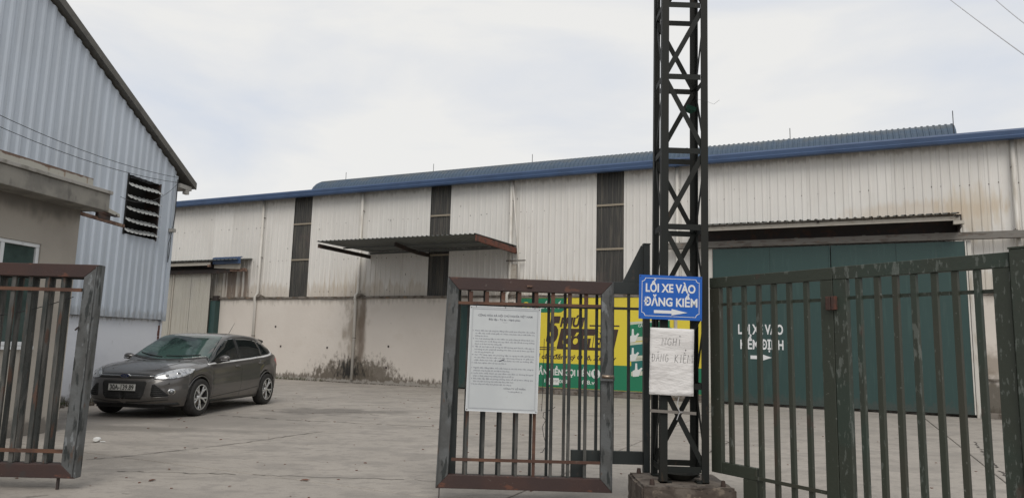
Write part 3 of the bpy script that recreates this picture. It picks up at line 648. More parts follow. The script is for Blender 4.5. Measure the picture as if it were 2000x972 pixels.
# louvred opening
lo = MB().box(13.42, 14.52, .30, .32, 3.5, 4.9).build('louvre_back', 'black', GS)  # black panel stands in for the unlit interior behind the slats
MB().box(13.41, 13.45, -.06, .30, 3.54, 4.87).build('louvre_frame', 'black', GS)
MB().box(14.475, 14.515, -.06, .30, 3.54, 4.87).build('louvre_frame', 'dark_steel', GS)
MB().box(13.45, 14.475, -.0, .30, 3.53, 3.56).build('louvre_frame', 'dark_steel', GS)
MT['slat'] = mat('pale_louvre_slat', (.36, .37, .365), .5, 0, [dict(scale=6, thr=(.5, .7), color=(.24, .24, .235))])
for z in (4.70, 4.44, 4.18, 3.93, 3.70):
    vs, fs = ribbed(1.06, .13, .022, .06, .03, 0, 1); t = random.uniform(-.02, .02)
    vv = [(x, .02-.17*q+(y)*.5+.0, z-.11*q+y*.7*-1+t*x-.01*sin(x*5)) for x, y, q in [(v[0], v[1], 1-v[2]) for v in vs]]
    o = MB().add(vv, fs).build('slat', 'slat', GS); o.location = (13.44, 0, 0)
# roof
for (xa, za, xb, zb) in ((15.62, 4.94, 6.0, 10.33), (-3.62, 4.94, 6.0, 10.33)):
    MB().prism_y([(xa, za+.06), (xb, zb+.06), (xb, zb+.20), (xa, za+.19)] if xa < xb else [(xb, zb+.06), (xa, za+.06), (xa, za+.19), (xb, zb+.20)], -.16, 20.2).build('roof_slope', 'rake', GS)
    MB().prism_y([(xa, za+.05), (xb, zb+.05), (xb, zb+.215), (xa, za+.21)] if xa < xb else [(xb, zb+.05), (xa, za+.05), (xa, za+.21), (xb, zb+.215)], -.20, -.163).build('rake_board', 'rake', GS)
MB().box(15.08, 15.52, -.14, 20, 4.93, 5.03).build('eave_board', 'soffit', GS); MB().box(15.3, 15.42, -.15, -.05, 4.82, 4.92).build('gutter_stub', 'soffit', GS)
MB().tube([(14.98, -.13, 5.1), (14.97, -.14, 4.2), (14.95, -.13, 3.9)], .012, 6).build('service_cable', 'cable', GS)
MB().box(14.86, 14.98, -.20, -.09, 3.82, 3.9).build('insulator', 'soffit', GS)
MB().tube([(14.93, -.13, 3.85), (14.80, -.16, 3.5), (14.85, -.15, 3.1), (14.92, -.12, 3.3), (14.93, -.12, 3.7)], .008, 5).build('service_cable', 'cable', GS)
def cable(name, label, p, q, sag, r, m='cable', n=16, cat='cable'):
    p, q = Vector(p), Vector(q)
    pts = [p.lerp(q, t/n)-Vector((0, 0, sag*4*(t/n)*(1-t/n))) for t in range(n+1)]
    return tag(MB().tube(pts, r, 5).build(name, m, smooth=True), label, cat)
def GP(x, y, z):                                   # gable frame to world
    return (-10.734+x*cos(AG)-y*sin(AG), 1.893+x*sin(AG)+y*cos(AG), z)
cable('overhead_cable', 'upper thin black cable sagging across the pale blue shed gable', GP(14.9, -.2, 5.12), GP(6, -.9, 5.35), .36, .006)
cable('overhead_cable', 'lower thin black cable sagging across the pale blue shed gable', GP(14.9, -.2, 5.0), GP(6, -.9, 5.15), .38, .006)
cable('overhead_cable', 'short black cable from annex roof slab to the louvred opening', GP(11.6, -1.4, 3.95), GP(14.9, -.2, 4.98), .25, .005)

# ------------------------------------------------------------ annex in front of the shed
AN = thing('annex', 'small beige rendered annex with concrete roof slab and white window at far left', 'building', (-8.085, 1.426, 0), AG)
x0, x1, z0, z1 = 6.9, 8.60, 1.21, 2.62
an = MB(); an.box(3.0, x0, 0, .2, 0, 3.22); an.box(x1, 9.24, 0, .2, 0, 3.22); an.box(x0, x1, 0, .2, 0, z0); an.box(x0, x1, 0, .2, z1, 3.22)
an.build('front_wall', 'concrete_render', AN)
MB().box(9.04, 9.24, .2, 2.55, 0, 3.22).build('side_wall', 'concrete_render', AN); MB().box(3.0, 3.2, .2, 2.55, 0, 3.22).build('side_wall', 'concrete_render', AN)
MB().box(2.7, 9.33, -.40, 2.62, 3.22, 3.475).build('roof_slab', 'slab_edge', AN, bevel=.01)
MB().box(2.68, 9.35, -.43, 2.62, 3.478, 3.53).build('slab_cap', 'soffit', AN, bevel=.006)
MB().box(5.0, 9.17, -.22, -.21, 3.532, 3.69).build('upstand_sheet', 'rust_sheet', AN)
wf = MB(); w = .055
for a, b, c, d in ((x0, x1, z0, z0+w), (x0, x1, z1-w, z1), (x0, x0+w, z0+w, z1-w), (x1-w, x1, z0+w, z1-w), (7.98, 8.04, z0+w, z1-w), (7.4, 7.44, z0+w, z1-w)): wf.box(a+.001, b-.001, .02, .09, c+.001, d-.001)
wi = wf.build('window_frame', 'win_frame', AN, bevel=.004)
for a, b in ((x0+w, 7.4), (7.44, 7.98), (8.04, x1-w)): MB().box(a, b, .05, .058, z0+w, z1-w).build('pane', 'win_glass', wi)
MB().box(x0-.03, x1+.03, -.03, .02, z0-.05, z0-.002).build('sill', 'win_frame', AN)
MB().bar((9.15, .03, 3.19), (10.2, .03, 3.15), .04, .05, (0, 0, 1)).build('rusty_beam', 'rust_light', AN)
MB().bar((9.1, .1, 3.30), (9.95, -.02, 3.27), .05, .04, (0, 0, 1)).build('steel_offcut', 'dark_steel', AN)
MB().prism_y([(9.6, 3.18), (9.85, 3.18), (9.85, 3.26), (9.6, 3.27)], .0, .06).build('steel_offcut', 'dark_steel', AN)
MB().prism_y([(9.7, 3.30), (10.02, 3.26), (10.0, 3.31), (9.75, 3.36)], -.04, .02).build('steel_offcut', 'rust_sheet', AN)
MB().box(9.25, 9.28, .25, .33, 0, 3.1).build('corner_pipe', 'track', AN)
MB().box(9.45, 9.48, .45, .50, 0, 3.0).build('corner_pipe', 'track', AN)

# ------------------------------------------------------------ footing and lattice tower
FT = thing('tower_footing', 'rust stained concrete footing block under the lattice tower', 'footing', (1.485, 6.30, 0))
ft = bmesh.new(); bmesh.ops.create_cube(ft, size=1)
for v in ft.verts: v.co = Vector((v.co.x*.77, v.co.y*.70, v.co.z*.30+.13))
bmesh.ops.bevel(ft, geom=ft.edges[:], offset=.018, segments=2, affect='EDGES')
bmesh.ops.subdivide_edges(ft, edges=[e for e in ft.edges if e.calc_length() > .2], cuts=7, use_grid_fill=True)
for v in ft.verts: v.co += Vector((random.uniform(-1, 1), random.uniform(-1, 1), random.uniform(-1, 1)))*.0035
me = bpy.data.meshes.new('block'); ft.to_mesh(me); ft.free(); me.materials.append(MT['footing'])
o = bpy.data.objects.new('block', me); COL.objects.link(o); o.parent = FT
for x, y in ((-.30, .27), (-.285, -.25), (.30, -.25), (.30, .27)):
    MB().lathe_y([(0, .05), (.016, .045), (.02, .02), (.022, 0)], 10).build('bolt', 'bolt', FT).matrix_local = Matrix.Translation((x, y, .28)) @ Matrix.Rotation(radians(90), 4, 'X')
TW = thing('lattice_tower', 'tall dark steel lattice tower rising out of the picture beside the gate', 'tower', (1.4895, 6.3375, .28))
TW.rotation_euler = (0, radians(.45), 0)
hw, hd, LW, TH = .206, .199, .063, .007
H = 9.2
for sx in (-1, 1):
    for sy in (-1, 1):
        l = MB(); X, Y = sx*hw, sy*hd
        pts = [(X, Y), (X-sx*LW, Y), (X-sx*LW, Y-sy*TH), (X-sx*TH, Y-sy*TH), (X-sx*TH, Y-sy*LW), (X, Y-sy*LW)]
        l.prism_z(pts, .0, H).build('leg', 'tower', TW)
        MB().box(min(X, X-sx*.10), max(X, X-sx*.10), min(Y, Y-sy*.10), max(Y, Y-sy*.10), 0, .012).build('base_plate', 'tower', TW)
levels = [.110+.686*k for k in range(13)]
bw = .05
for k, z in enumerate(levels):
    for sy in (-1, 1): MB().box(-hw+.0635, hw-.0635, sy*(hd-.012)-.003, sy*(hd-.012)+.003, z-bw/2, z+bw/2).build('strut', 'tower', TW)
    for sx in (-1, 1): MB().box(sx*(hw-.012)-.003, sx*(hw-.012)+.003, -hd+.0635, hd-.0635, z-bw/2, z+bw/2).build('strut', 'tower', TW)
    if k == len(levels)-1: continue
    z2 = levels[k+1]; f = 1 if k % 2 == 0 else -1
    e = .035
    # front face: k even upper-left to lower-right
    MB().bar((-f*(hw-e), -(hd-.018), z2-.02), (f*(hw-e), -(hd-.018), z+.02), .045, .005, (0, 1, 0)).build('brace', 'tower', TW)
    MB().bar((f*(hw-e), (hd-.018), z2-.02), (-f*(hw-e), (hd-.018), z+.02), .045, .005, (0, 1, 0)).build('brace', 'tower', TW)
    MB().bar((-(hw-.018), -f*(hd-e), z2-.02), (-(hw-.018), f*(hd-e), z+.02), .045, .005, (1, 0, 0)).build('brace', 'tower', TW)
    MB().bar((hw-.018, f*(hd-e), z2-.02), (hw-.018, -f*(hd-e), z+.02), .045, .005, (1, 0, 0)).build('brace', 'tower', TW)
dish = []
MB().lathe_y([(0, .0), (.10, -.0), (.16, .05)], 16).build('base_dish', 'tower', TW).matrix_local = Matrix.Translation((.01, -.02, .012)) @ Matrix.Rotation(radians(90), 4, 'X')
tag(MB().bar((1.20, 6.118, .87), (1.585, 6.118, .855), .024, .012, (0, 1, 0)).build('wooden_lath', 'wood'), 'thin grey lath tied across the lattice tower below the paper notice', 'lath')
tag(MB().tube([(1.44, 6.112, .99), (1.425, 6.112, .93), (1.44, 6.10, .87), (1.47, 6.105, .865), (1.44, 6.10, .86), (1.42, 6.11, .80)], .004, 5).build('tie_wire', 'cable_grey'), 'twisted grey tie wire round the lath under the paper', 'wire')
tag(MB().add(*(lambda p: (p, [(0, 1, 2, 3), (4, 5, 6, 7), (0, 4, 5, 1), (3, 2, 6, 7), (0, 3, 7, 4), (1, 2, 6, 5)]))([(1.615, 6.52, 3.66), (1.66, 6.50, 3.63), (1.66, 6.52, 3.60), (1.612, 6.54, 3.63), (1.615, 6.45, 3.67), (1.70, 6.44, 3.64), (1.70, 6.46, 3.61), (1.612, 6.47, 3.64)])).build('green_strap', 'strap'), 'scrap of green strap tied high on the lattice tower', 'strap')
tag(MB().tube([(1.60, 6.1, 3.60), (1.70, 6.12, 3.585), (1.77, 6.12, 3.56), (1.82, 6.12, 3.60)], .0011, 4).build('loose_wire', 'cable'), 'hair thin wire end sticking out of the upper lattice tower', 'wire')

# ------------------------------------------------------------ signs on the tower and the gate
SG = thing('blue_sign', 'blue enamel sign with white lettering and arrow fixed on the lattice tower', 'sign', (1.366, 6.085, 1.822))
SG.rotation_euler = (0, radians(.9), radians(-1))
MB().box(-.269, .269, 0, .004, -.188, .188).build('sign_plate', 'sign_blue', SG)
def notched_border(hx, hz, r, t, y, m, par, name='border'):
    pts = []
    def corner(cx, cz, a0, a1, rr):
        return [(cx+rr*cos(a0+(a1-a0)*k/5), cz+rr*sin(a0+(a1-a0)*k/5)) for k in range(6)]
    def loop(g):
        X, Z, rr = hx-g, hz-g, r
        return corner(X, Z, 3*pi/2, pi, rr+g*.0)+corner(-X, Z, 2*pi, 3*pi/2, rr)+corner(-X, -Z, pi/2, 0, rr)+corner(X, -Z, pi, pi/2, rr)
    A, B = loop(0), loop(t); n = len(A); mb = MB()
    vs = [(x, y, z) for x, z in A]+[(x, y, z) for x, z in B]
    mb.add(vs, [(i, (i+1) % n, (i+1) % n+n, i+n) for i in range(n)]); return mb.build(name, m, par)
notched_border(.246, .163, .028, .004, -.002, 'sign_white', SG)
text('lettering', 'LỐI XE VÀO', .0, .045, .067, 'sign_white', SG, -.002, width=.425, bold=.032, center=True, res=4)
text('lettering', 'ĐĂNG KIỂM', .002, -.073, .067, 'sign_white', SG, -.002, width=.455, bold=.032, center=True, res=4)
MB().prism_y([(-.14, -.137), (.01, -.137), (.01, -.151), (.145, -.124), (.01, -.097), (.01, -.111), (-.14, -.111)], -.003, -.0005).build('arrow', 'sign_white', SG)
for x in (-.258, .258):
    for z_ in (-.176, .176): MB().tube([(x, .001, z_), (x, -.003, z_)], .0045, 8).build('rivet', 'bolt', SG)
for x in (-.2, .2):
    MB().bar((x*.9, .004, .12), (x*.9, .04, .12), .01, .01, (1, 0, 0)).build('fixing_tab', 'tower', SG)
# paper notice: a slightly curled sheet
PN = thing('paper_notice', 'handwritten white paper notice hanging on the lattice tower below the blue sign', 'notice', (1.378, 6.11, 1.282))
PN.rotation_euler = (0, radians(1.2), 0)
vs = []; nx, nz = 12, 18
def pz(x, z): return -.006*sin(x*9+1)+.004*sin(z*17+x*8)+(-.012*max(0, (abs(z)-.22)/.06) if z < 0 else 0)
for j in range(nz+1):
    for i in range(nx+1):
        x = (i/nx-.5)*.372; z = (j/nz-.5)*.56; vs.append((x, pz(x, z)-.006, z))
fs = [(j*(nx+1)+i, j*(nx+1)+i+1, (j+1)*(nx+1)+i+1, (j+1)*(nx+1)+i) for j in range(nz) for i in range(nx)]
pa = MB().add(vs, fs).build('paper_sheet', 'paper', PN, smooth=True); pa.modifiers.new('t', 'SOLIDIFY').thickness = .0006
def strokes(name, words, par, m, r=.0017):
    mb = MB()
    for st in words: mb.tube([(x, pz(x, z)-.0075, z) for x, z in st], r, 4)
    return mb.build(name, m, par)
def glyph(ch, x, z, w, h):
    G = {'N': [[(0, 0), (.05, 1), (.75, 0), (.85, 1.05)]], 'G': [[(.8, .85), (.4, 1), (.08, .6), (.1, .15), (.45, 0), (.85, .15), (.85, .5), (.55, .5)]],
         'H': [[(.05, 0), (.1, 1)], [(.75, 0), (.8, 1)], [(.08, .5), (.78, .55)]], 'I': [[(.5, 0), (.5, 1)]],
         'D': [[(.1, 0), (.12, 1), (.6, .9), (.85, .5), (.6, .1), (.1, 0)], [(-.12, .52), (.4, .52)]], 'A': [[(0, 0), (.42, 1), (.85, 0)], [(.18, .4), (.68, .4)]],
         'K': [[(.1, 0), (.12, 1)], [(.8, 1), (.12, .45), (.85, 0)]], 'E': [[(.8, 1), (.15, .98), (.1, 0), (.8, .03)], [(.12, .52), (.65, .55)]], 'M': [[(0, 0), (.1, 1), (.5, .3), (.9, 1), (1, 0)]],
         '?': [[(.3, 1.35), (.5, 1.45), (.62, 1.35), (.5, 1.25), (.5, 1.18)]], 'u': [[(.2, 1.3), (.4, 1.18), (.62, 1.32)]], '^': [[(.25, 1.15), (.45, 1.3), (.65, 1.15)]], 'o': [[(.5, 1.62), (.38, 1.72), (.5, 1.82), (.62, 1.72), (.5, 1.62)]]}
    return [[(x+a*w+.12*b*h*.5, z+b*h) for a, b in s] for s in G[ch]]
wd = []
for i, ch in enumerate('NGH'): wd += glyph(ch, -.085+i*.045, .135, .036, .062)
wd += glyph('I', .045, .135, .03, .055); wd += glyph('?', .045, .135, .03, .06)
x = -.17
for ch in 'DANG': wd += glyph(ch, x, -.004, .030, .064); x += .037
wd += glyph('u', -.133, -.004, .03, .064)
x = .022
for ch, w in (('K', .034), ('I', .022), ('E', .030), ('M', .042)): wd += glyph(ch, x, -.006, w, .066); x += w+.008
wd += glyph('^', .090, -.006, .03, .066); wd += glyph('o', .095, -.006, .03, .062)
tag(strokes('handwriting', wd, PN, 'marker'), kind='stuff')
# notice board on the middle gate leaf
NB = thing('notice_board', 'white printed notice board hanging on the rusty red gate leaf', 'notice board', (-.052, 6.575, 1.258))
NB.rotation_euler = (0, radians(.9), 0)
BWd, BHt = .326, .475
MB().box(-BWd, BWd, 0, .008, -BHt, BHt).build('board_panel', 'board', NB, bevel=.002)
fr = MB()
for a, b, c, d in ((-BWd, BWd, BHt-.008, BHt), (-BWd, BWd, -BHt, -BHt+.008), (-BWd, -BWd+.008, -BHt+.008, BHt-.008), (BWd-.008, BWd, -BHt+.008, BHt-.008)): fr.box(a+.0005, b-.0005, -.004, -.0002, c+.0005, d-.0005)
fr.build('board_frame', 'win_frame', NB)
bl = MB()
for g_ in (.024, .030):
    t = .0016 if g_ < .025 else .0009; X, Z = BWd-g_, BHt-g_
    for a, b, c, d in ((-X, X, Z-t, Z), (-X, X, -Z, -Z+t), (-X, -X+t, -Z+t, Z-t), (X-t, X, -Z+t, Z-t)): bl.box(a, b, -.0012, -.0004, c, d)
bl.build('print_border', 'board_ink', NB)
for x in (-.27, .0, .27): MB().tube([(x, -.003, .462), (x, -.008, .478), (x+.004, .03, .50), (x+.004, .05, .49)], .0022, 5).build('wire_tie', 'cable', NB)
for x in (-.313, .313):
    for z_ in (-.46, .46): MB().tube([(x, .0, z_), (x, -.0065, z_)], .004, 8).build('rivet', 'bolt', NB)
text('heading', 'CỘNG HÒA XÃ HỘI CHỦ NGHĨA VIỆT NAM', .0, .382, .017, 'board_ink2', NB, -.001, width=.50, bold=.01, center=True, res=2)
text('heading', 'Độc lập - Tự do - Hạnh phúc', -.005, .348, .016, 'board_ink2', NB, -.001, width=.29, bold=.012, center=True, res=2)
text('heading', '•••••', .0, .325, .012, 'board_ink', NB, -.001, width=.04, center=True, res=2)
L1 = ['1. Khách đến liên hệ công tác đăng kiểm phải qua cổng bảo vệ, xuống', '   xe tắt máy, xuất trình giấy tờ. Nhân viên bảo vệ có thể kiểm tra', '   đường vào bãi xe.',
      '2. Các loại phương tiện ra vào kiểm tra phải dừng lại đúng vạch sơn,', '   cách nhau 2m và đi đúng nơi quy định, tốc độ tối đa trong xưởng', '   5km/h và đi theo mũi tên hướng dẫn.',
      '3. Tất cả các loại xe đi trong bãi đỗ không quá 5km/h, nếu gây ra', '   hư hỏng tài sản phải bồi thường cho đơn vị và xử lý theo quy định', '   của nội quy phòng bảo vệ.',
      '4. Sau 17h hàng ngày các phương tiện ra ngoài và nếu gửi lại bãi', '   xe qua đêm thì làm việc với bảo vệ trong công ty có giấy báo', '   nhận được ban bảo vệ trước khi được vào bãi xe hướng dẫn.', '5. Chấp hành nghiêm chỉnh nội quy của đơn vị.']
L2 = ['1. Người đến đăng kiểm, bốc xếp hàng và cán bộ nhân viên công ty', '   phải mặc công tác bảo hộ, các loại xe nâng hàng.', '2. Luôn luôn chấp hành các quy định của đơn vị. Không đi ngoài', '   phạm vi được phép trong xưởng, kho bãi và nơi đỗ xe.',
      '3. Bộ phận lắp đặt và phòng chống cháy nổ xử lý theo đúng quy', '   định của luật và phòng cháy chữa cháy đang hiện hành.', '4. Ra vào cổng nhớ chấp hành giờ làm việc của công ty.']
z = .245
for s in L1:
    ind = .02 if s.startswith(' ') else 0
    full = len(s) > 55
    text('print_line', s.strip(), -.288+ind, z, .0112, 'board_ink', NB, -.001, width=(.565-ind) if full else None, res=1, bold=.012); z -= .0243
z -= .020
for s in L2:
    ind = .02 if s.startswith(' ') else 0
    text('print_line', s.strip(), -.288+ind, z, .0112, 'board_ink', NB, -.001, width=(.565-ind) if len(s) > 57 else None, res=1, bold=.012); z -= .0243
text('print_line', 'CÔNG TY CỔ PHẦN', .11, z-.01, .013, 'board_ink2', NB, -.001, width=.2, center=True, res=1, bold=.01)
text('print_line', 'Trưởng Đơn vị', .115, z-.036, .011, 'board_ink', NB, -.001, width=.13, center=True, res=1, bold=.01)
MB().prism_y([(-.045, -.02), (.0, -.003), (.012, .0), (.002, -.012), (-.03, -.022)], -.0015, -.0005).build('dirt_mark', 'board_ink2', NB)

# ------------------------------------------------------------ gates
def mitred(mb_name, P, w, y0, y1, mats, par, ws=None):
    """P: TL, TR, BR, BL outer corners (x, z); four mitred members"""
    TL, TR, BR, BL = [Vector(p) for p in P]; ws = ws or w
    il = lambda p, dx, dz: Vector((p.x+dx, p.y+dz))
    tl, tr, br, bl = il(TL, ws, -w), il(TR, -ws, -w), il(BR, -ws, w), il(BL, ws, w); out = []
    for nm, q, m in (('top_rail', (TL, tl, tr, TR), mats[0]), ('stile', (TR, tr, br, BR), mats[1]), ('bottom_rail', (BR, br, bl, BL), mats[2]), ('stile', (BL, bl, tl, TL), mats[3])):
        out.append(MB().prism_y([(p.x, p.y) for p in q], y0, y1).build(nm, m, par, bevel=.004))
    return out
def sbar(par, x, z0, z1, w, y0, y1, m, lean=0, name='bar'):
    # a bar as an angle iron: front flange and side flange
    jt = random.uniform(-.005, .005); y0 += random.uniform(-.003, .003)
    mb = MB(); mb.prism_y([(x-w/2, z0), (x+w/2, z0), (x+w/2+lean+jt, z1), (x-w/2+lean+jt, z1)], y0, y1)
    return mb.build(name, m, par, bevel=.002)
# middle pair: rusty front leaf folded onto a dark rear leaf
GC = thing('gate_leaf', 'rusty red and grey barred gate leaf carrying the white notice board', 'gate', (0, 6.62, 0), 0)
mitred('frame', [(-.591, 2.003), (.954, 1.990), (.956, .095), (-.634, .100)], .117, 0, .075, ('oxide', 'zinc', 'oxide', 'zinc'), GC, ws=.108)
for x in (-.586, .949):   # thin proud edge lip of the channel stile
    MB().prism_y([(x-.004-(.041 if x < 0 else 0), .11), (x+.004-(.041 if x < 0 else 0), .11), (x+.004, 1.985), (x-.004, 1.985)], -.012, -.001).build('stile_lip', 'zinc', GC)
cb = [-.37, -.22, -.068, .083, .242, .397, .554, .707]
for i, x in enumerate(cb):
    m = ('bar_grey', 'bar_grey', 'bar_grey', 'bar_grey', 'thin_rust', 'bar_grey', 'bar_grey', 'bar_grey')[i]
    sbar(GC, x, .212, 1.778, .029, .022, .048, m)
for z in (.352, 1.765): MB().box(-.50, .845, .008, .021, z-.013, z+.013).build('flat_rail', 'thin_rust', GC)
for i, x in enumerate(cb): MB().box(x-.019, x+.017, .0218, .050, 1.779, 1.8755).build('bar_sleeve', 'thin_rust', GC)
MB().box(.835, .965, -.035, -.001, 1.085, 1.13).build('bolt_plate', 'zinc', GC)
MB().tube([(.85, -.03, 1.125), (.955, -.03, 1.12)], .017, 12).build('bolt_barrel', 'padlock', GC, smooth=True)
MB().box(-.606, -.598, .03, .045, 0, .10).build('drop_pin', 'dark_steel', GC)
MB().box(.15, .20, -.02, -.001, 1.925, 1.94).build('hanging_tab', 'rust_light', GC)
tag(MB().tube([(.318, 6.60, 1.45), (.315, 6.60, 1.2), (.312, 6.60, .95), (.305, 6.59, .80)], .0028, 5).build('loose_wire', 'cable'), 'black wire hanging beside the notice board on the gate', 'wire')
tag(MB().tube([(.43, 6.60, .84), (.36, 6.6, .80), (.325, 6.59, .79), (.32, 6.59, .75), (.345, 6.6, .72), (.315, 6.59, .66), (.33, 6.59, .58), (.355, 6.6, .5), (.32, 6.59, .44), (.30, 6.59, .435)], .0028, 5).build('loose_wire', 'cable'), 'crumpled black wire snagged low between the bars of the rusty gate', 'wire')
GB = thing('gate_leaf', 'dark green gate leaf hinged left of the tower, folded behind the rusty one', 'gate', (0, 6.735, 0), 0)
MB().box(-.52, 1.253, 0, .05, 1.892, 2.005).build('top_rail', 'gate_dark', GB, bevel=.003)
MB().box(-.55, -.47, -.002, .052, .10, 1.890).build('stile', 'gate_dark', GB, bevel=.003)
MB().box(.589, 1.253, 0, .05, .329, .445).build('lower_rail', 'gate_dark', GB, bevel=.003)
MB().box(.589, .712, 0, .05, .10, .327).build('step_post', 'gate_dark', GB, bevel=.003)
MB().box(-.47, .587, 0, .05, .10, .205).build('bottom_rail', 'gate_dark', GB, bevel=.003)
for k, x in enumerate((1.12, .971, .819, .667, .520, .364, .212, .061, -.091, -.242, -.394)):
    sbar(GB, x, .447 if x > .58 else .207, 1.89, .027, .01, .037, ('gate_dark', 'bar_grey')[k % 3 == 1])
MB().box(-.46, 1.25, -.004, .008, 1.742, 1.767).build('flat_rail', 'gate_dark', GB)
MB().prism_y([(1.06, 2.007), (1.235, 2.36), (1.253, 2.36), (1.253, 2.007)], .01, .03).build('gusset_plate', 'gate_dark', GB)
GPp = thing('gate_post', 'dark steel hinge post standing just left of the lattice tower', 'post', (1.287, 6.76, 0))
MB().box(-.030, .030, -.035, .035, 0, 2.37).build('post_tube', 'gate_dark', GPp, bevel=.003)
MB().box(-.034, .034, -.039, .039, 2.371, 2.38).build('post_cap', 'gate_dark', GPp)
# left pair at the picture's edge
GL = thing('gate_leaf', 'rusty topped barred gate leaf cut by the left edge of the picture', 'gate', (0, 6.6, 0), 0)
mitred('frame', [(-5.38, 2.027), (-3.833, 2.027), (-3.863, .103), (-5.40, .103)], .118, 0, .10, ('oxide', 'zinc', 'oxide', 'zinc'), GL, ws=.135)
MB().prism_y([(-3.888, .12), (-3.880, .12), (-3.850, 2.01), (-3.858, 2.01)], -.014, -.001).build('stile_lip', 'zinc', GL)
for k in range(8):
    sbar(GL, -4.172-.153*k, .222, 1.907, .040, .03, .055, 'bar_grey')
for z in (.335, 1.79): MB().box(-5.25, -3.985, .012, .029, z-.016, z+.016).build('flat_rail', 'thin_rust', GL)
MB().box(-4.04, -4.02, .03, .05, 0, .10).build('drop_pin', 'dark_steel', GL)
MB().bar((-3.99, -.012, 1.42), (-3.955, -.02, 1.45), .012, .012, (0, 1, 0)).build('rebar_stub', 'dark_steel', GL)
GL2 = thing('gate_leaf', 'darker barred gate leaf folded behind the left edge gate leaf', 'gate', (0, 6.75, 0), 0)
MB().box(-5.5, -3.96, 0, .05, 1.90, 2.0).build('top_rail', 'gate_dark', GL2, bevel=.003); MB().box(-5.5, -4.12, 0, .05, .12, .21).build('bottom_rail', 'gate_dark', GL2, bevel=.003)
MB().box(-4.050, -3.945, .0, .05, .12, 1.898).build('stile', 'gate_dark', GL2, bevel=.003)
for k in range(8): sbar(GL2, -4.205-.152*k, .212, 1.898, .038, .01, .04, 'bar_grey')
cable('loose_wire', 'thin dark wire strung behind the bars of the left edge gate', (-5.2, 6.72, 1.50), (-4.12, 6.72, 1.73), .05, .004, cat='wire')

# right pair, swinging towards the camera
AR = math.atan2(-.848, .53)
def right_leaf(label, x0, x1, bars, mats, hinge):
    G = thing('gate_leaf', label, 'gate', (1.745, 6.25, 0), AR)
    return G
G1 = thing('gate_leaf', 'olive green barred gate leaf hinged on the right side of the lattice tower', 'gate', (1.745, 6.25, 0), AR)
MB().box(.0, 1.185, 0, .05, 1.925, 2.015).build('top_rail', 'gate_green', G1, bevel=.003)
MB().box(.0, .112, .001, .049, .365, 1.923).build('stile', 'gate_green', G1, bevel=.003)
MB().box(1.085, 1.185, .001, .049, .10, 1.923).build('stile', 'gate_green', G1, bevel=.003)
MB().box(.114, .466, .002, .048, .365, .460).build('lower_rail', 'gate_green', G1, bevel=.003)
MB().box(.332, .466, .002, .048, .10, .363).build('step_post', 'gate_green', G1, bevel=.003)
MB().box(.468, 1.083, .002, .048, .10, .20).build('bottom_rail', 'gate_green', G1, bevel=.003)
for k in range(6):
    x = .207+.1485*k; sbar(G1, x, .462 if x < .47 else .202, 1.923, .038, .008, .040, 'gate_green')
MB().box(.114, 1.083, .041, .048, 1.768, 1.793).build('flat_rail', 'gate_green', G1); MB().box(.468, 1.083, -.002, .007, .373, .40).build('flat_rail', 'gate_green', G1)
MB().box(1.145, 1.185, -.03, -.001, 1.70, 1.80).build('hinge', 'rust_beam', G1, bevel=.003)
G2 = thing('gate_leaf', 'peeling green barred gate leaf cut by the right edge of the picture', 'gate', (1.745, 6.25, 0), AR)
MB().box(1.19, 2.36, 0, .05, 1.925, 2.017).build('top_rail', 'gate_green_peel', G2, bevel=.003)
MB().box(1.19, 1.295, .001, .049, .10, 1.923).build('stile', 'gate_green_peel', G2, bevel=.003)
MB().box(2.262, 2.36, .001, .049, .10, 1.923).build('stile', 'gate_green_peel', G2, bevel=.003)
MB().box(1.297, 2.26, .002, .048, .10, .20).build('bottom_rail', 'gate_green_peel', G2, bevel=.003)
for k in range(7): sbar(G2, 1.385+.1308*k, .202, 1.923, .038, .008, .040, ('gate_green_peel', 'gate_green', 'gate_green')[k % 3])
MB().box(1.297, 2.26, .041, .048, 1.775, 1.80).build('flat_rail', 'gate_green_peel', G2); MB().box(1.297, 2.26, -.002, .007, .30, .33).build('flat_rail', 'gate_green', G2)
MB().box(1.19, 1.225, -.03, -.001, 1.70, 1.80).build('hinge', 'rust_beam', G2, bevel=.003)
G3 = thing('gate_post', 'peeling green gate post at the right edge of the picture', 'post', (1.745, 6.25, 0), AR)
MB().box(2.368, 2.56, -.02, .09, 0, 2.03).build('post_tube', 'gate_green_peel', G3, bevel=.004)
MB().box(2.364, 2.564, -.024, .094, 2.031, 2.042).build('post_cap', 'gate_green_peel', G3)

# ------------------------------------------------------------ overhead cables, litter, leaves, weeds
def along(p, q, a, b):
    p, q = Vector(p), Vector(q); return p+(q-p)*a, p+(q-p)*b
o3 = Vector((0, 0, 1.38))
for lab, r0, r1 in (('left one of two pale overhead wires crossing the top right sky', (.6095, .9418, .4966), (.7122, .9516, .4243)), ('right one of two pale overhead wires crossing the top right sky', (.6728, .9415, .4982), (.7110, .9457, .4678))):
    P = o3+Vector(r0)*20; Q = o3+Vector(r1)*(14 if r0[0] < .65 else 17.5)
    a, b = along(P, Q, -.8, 1.25); cable('overhead_cable', lab, a, b, .05, .011, 'cable_grey')
cup = thing('litter_cup', 'crushed white cup lying on the concrete right of the left gate leaf', 'litter', (-5.35, 9.53, 0)); cup.rotation_euler = (0, 0, .4)
MB().lathe_y([(0, 0), (.025, 0), (.038, .09), (.036, .09), (.023, .005)], 10).build('cup_body', 'litter', cup).matrix_local = Matrix.Translation((0, 0, .028)) @ Matrix.Diagonal((1.3, 1.3, .75, 1))
MB().prism_z([(.05, .0), (.11, .01), (.10, .05), (.04, .04)], .002, .008).build('lid_piece', 'litter', cup)
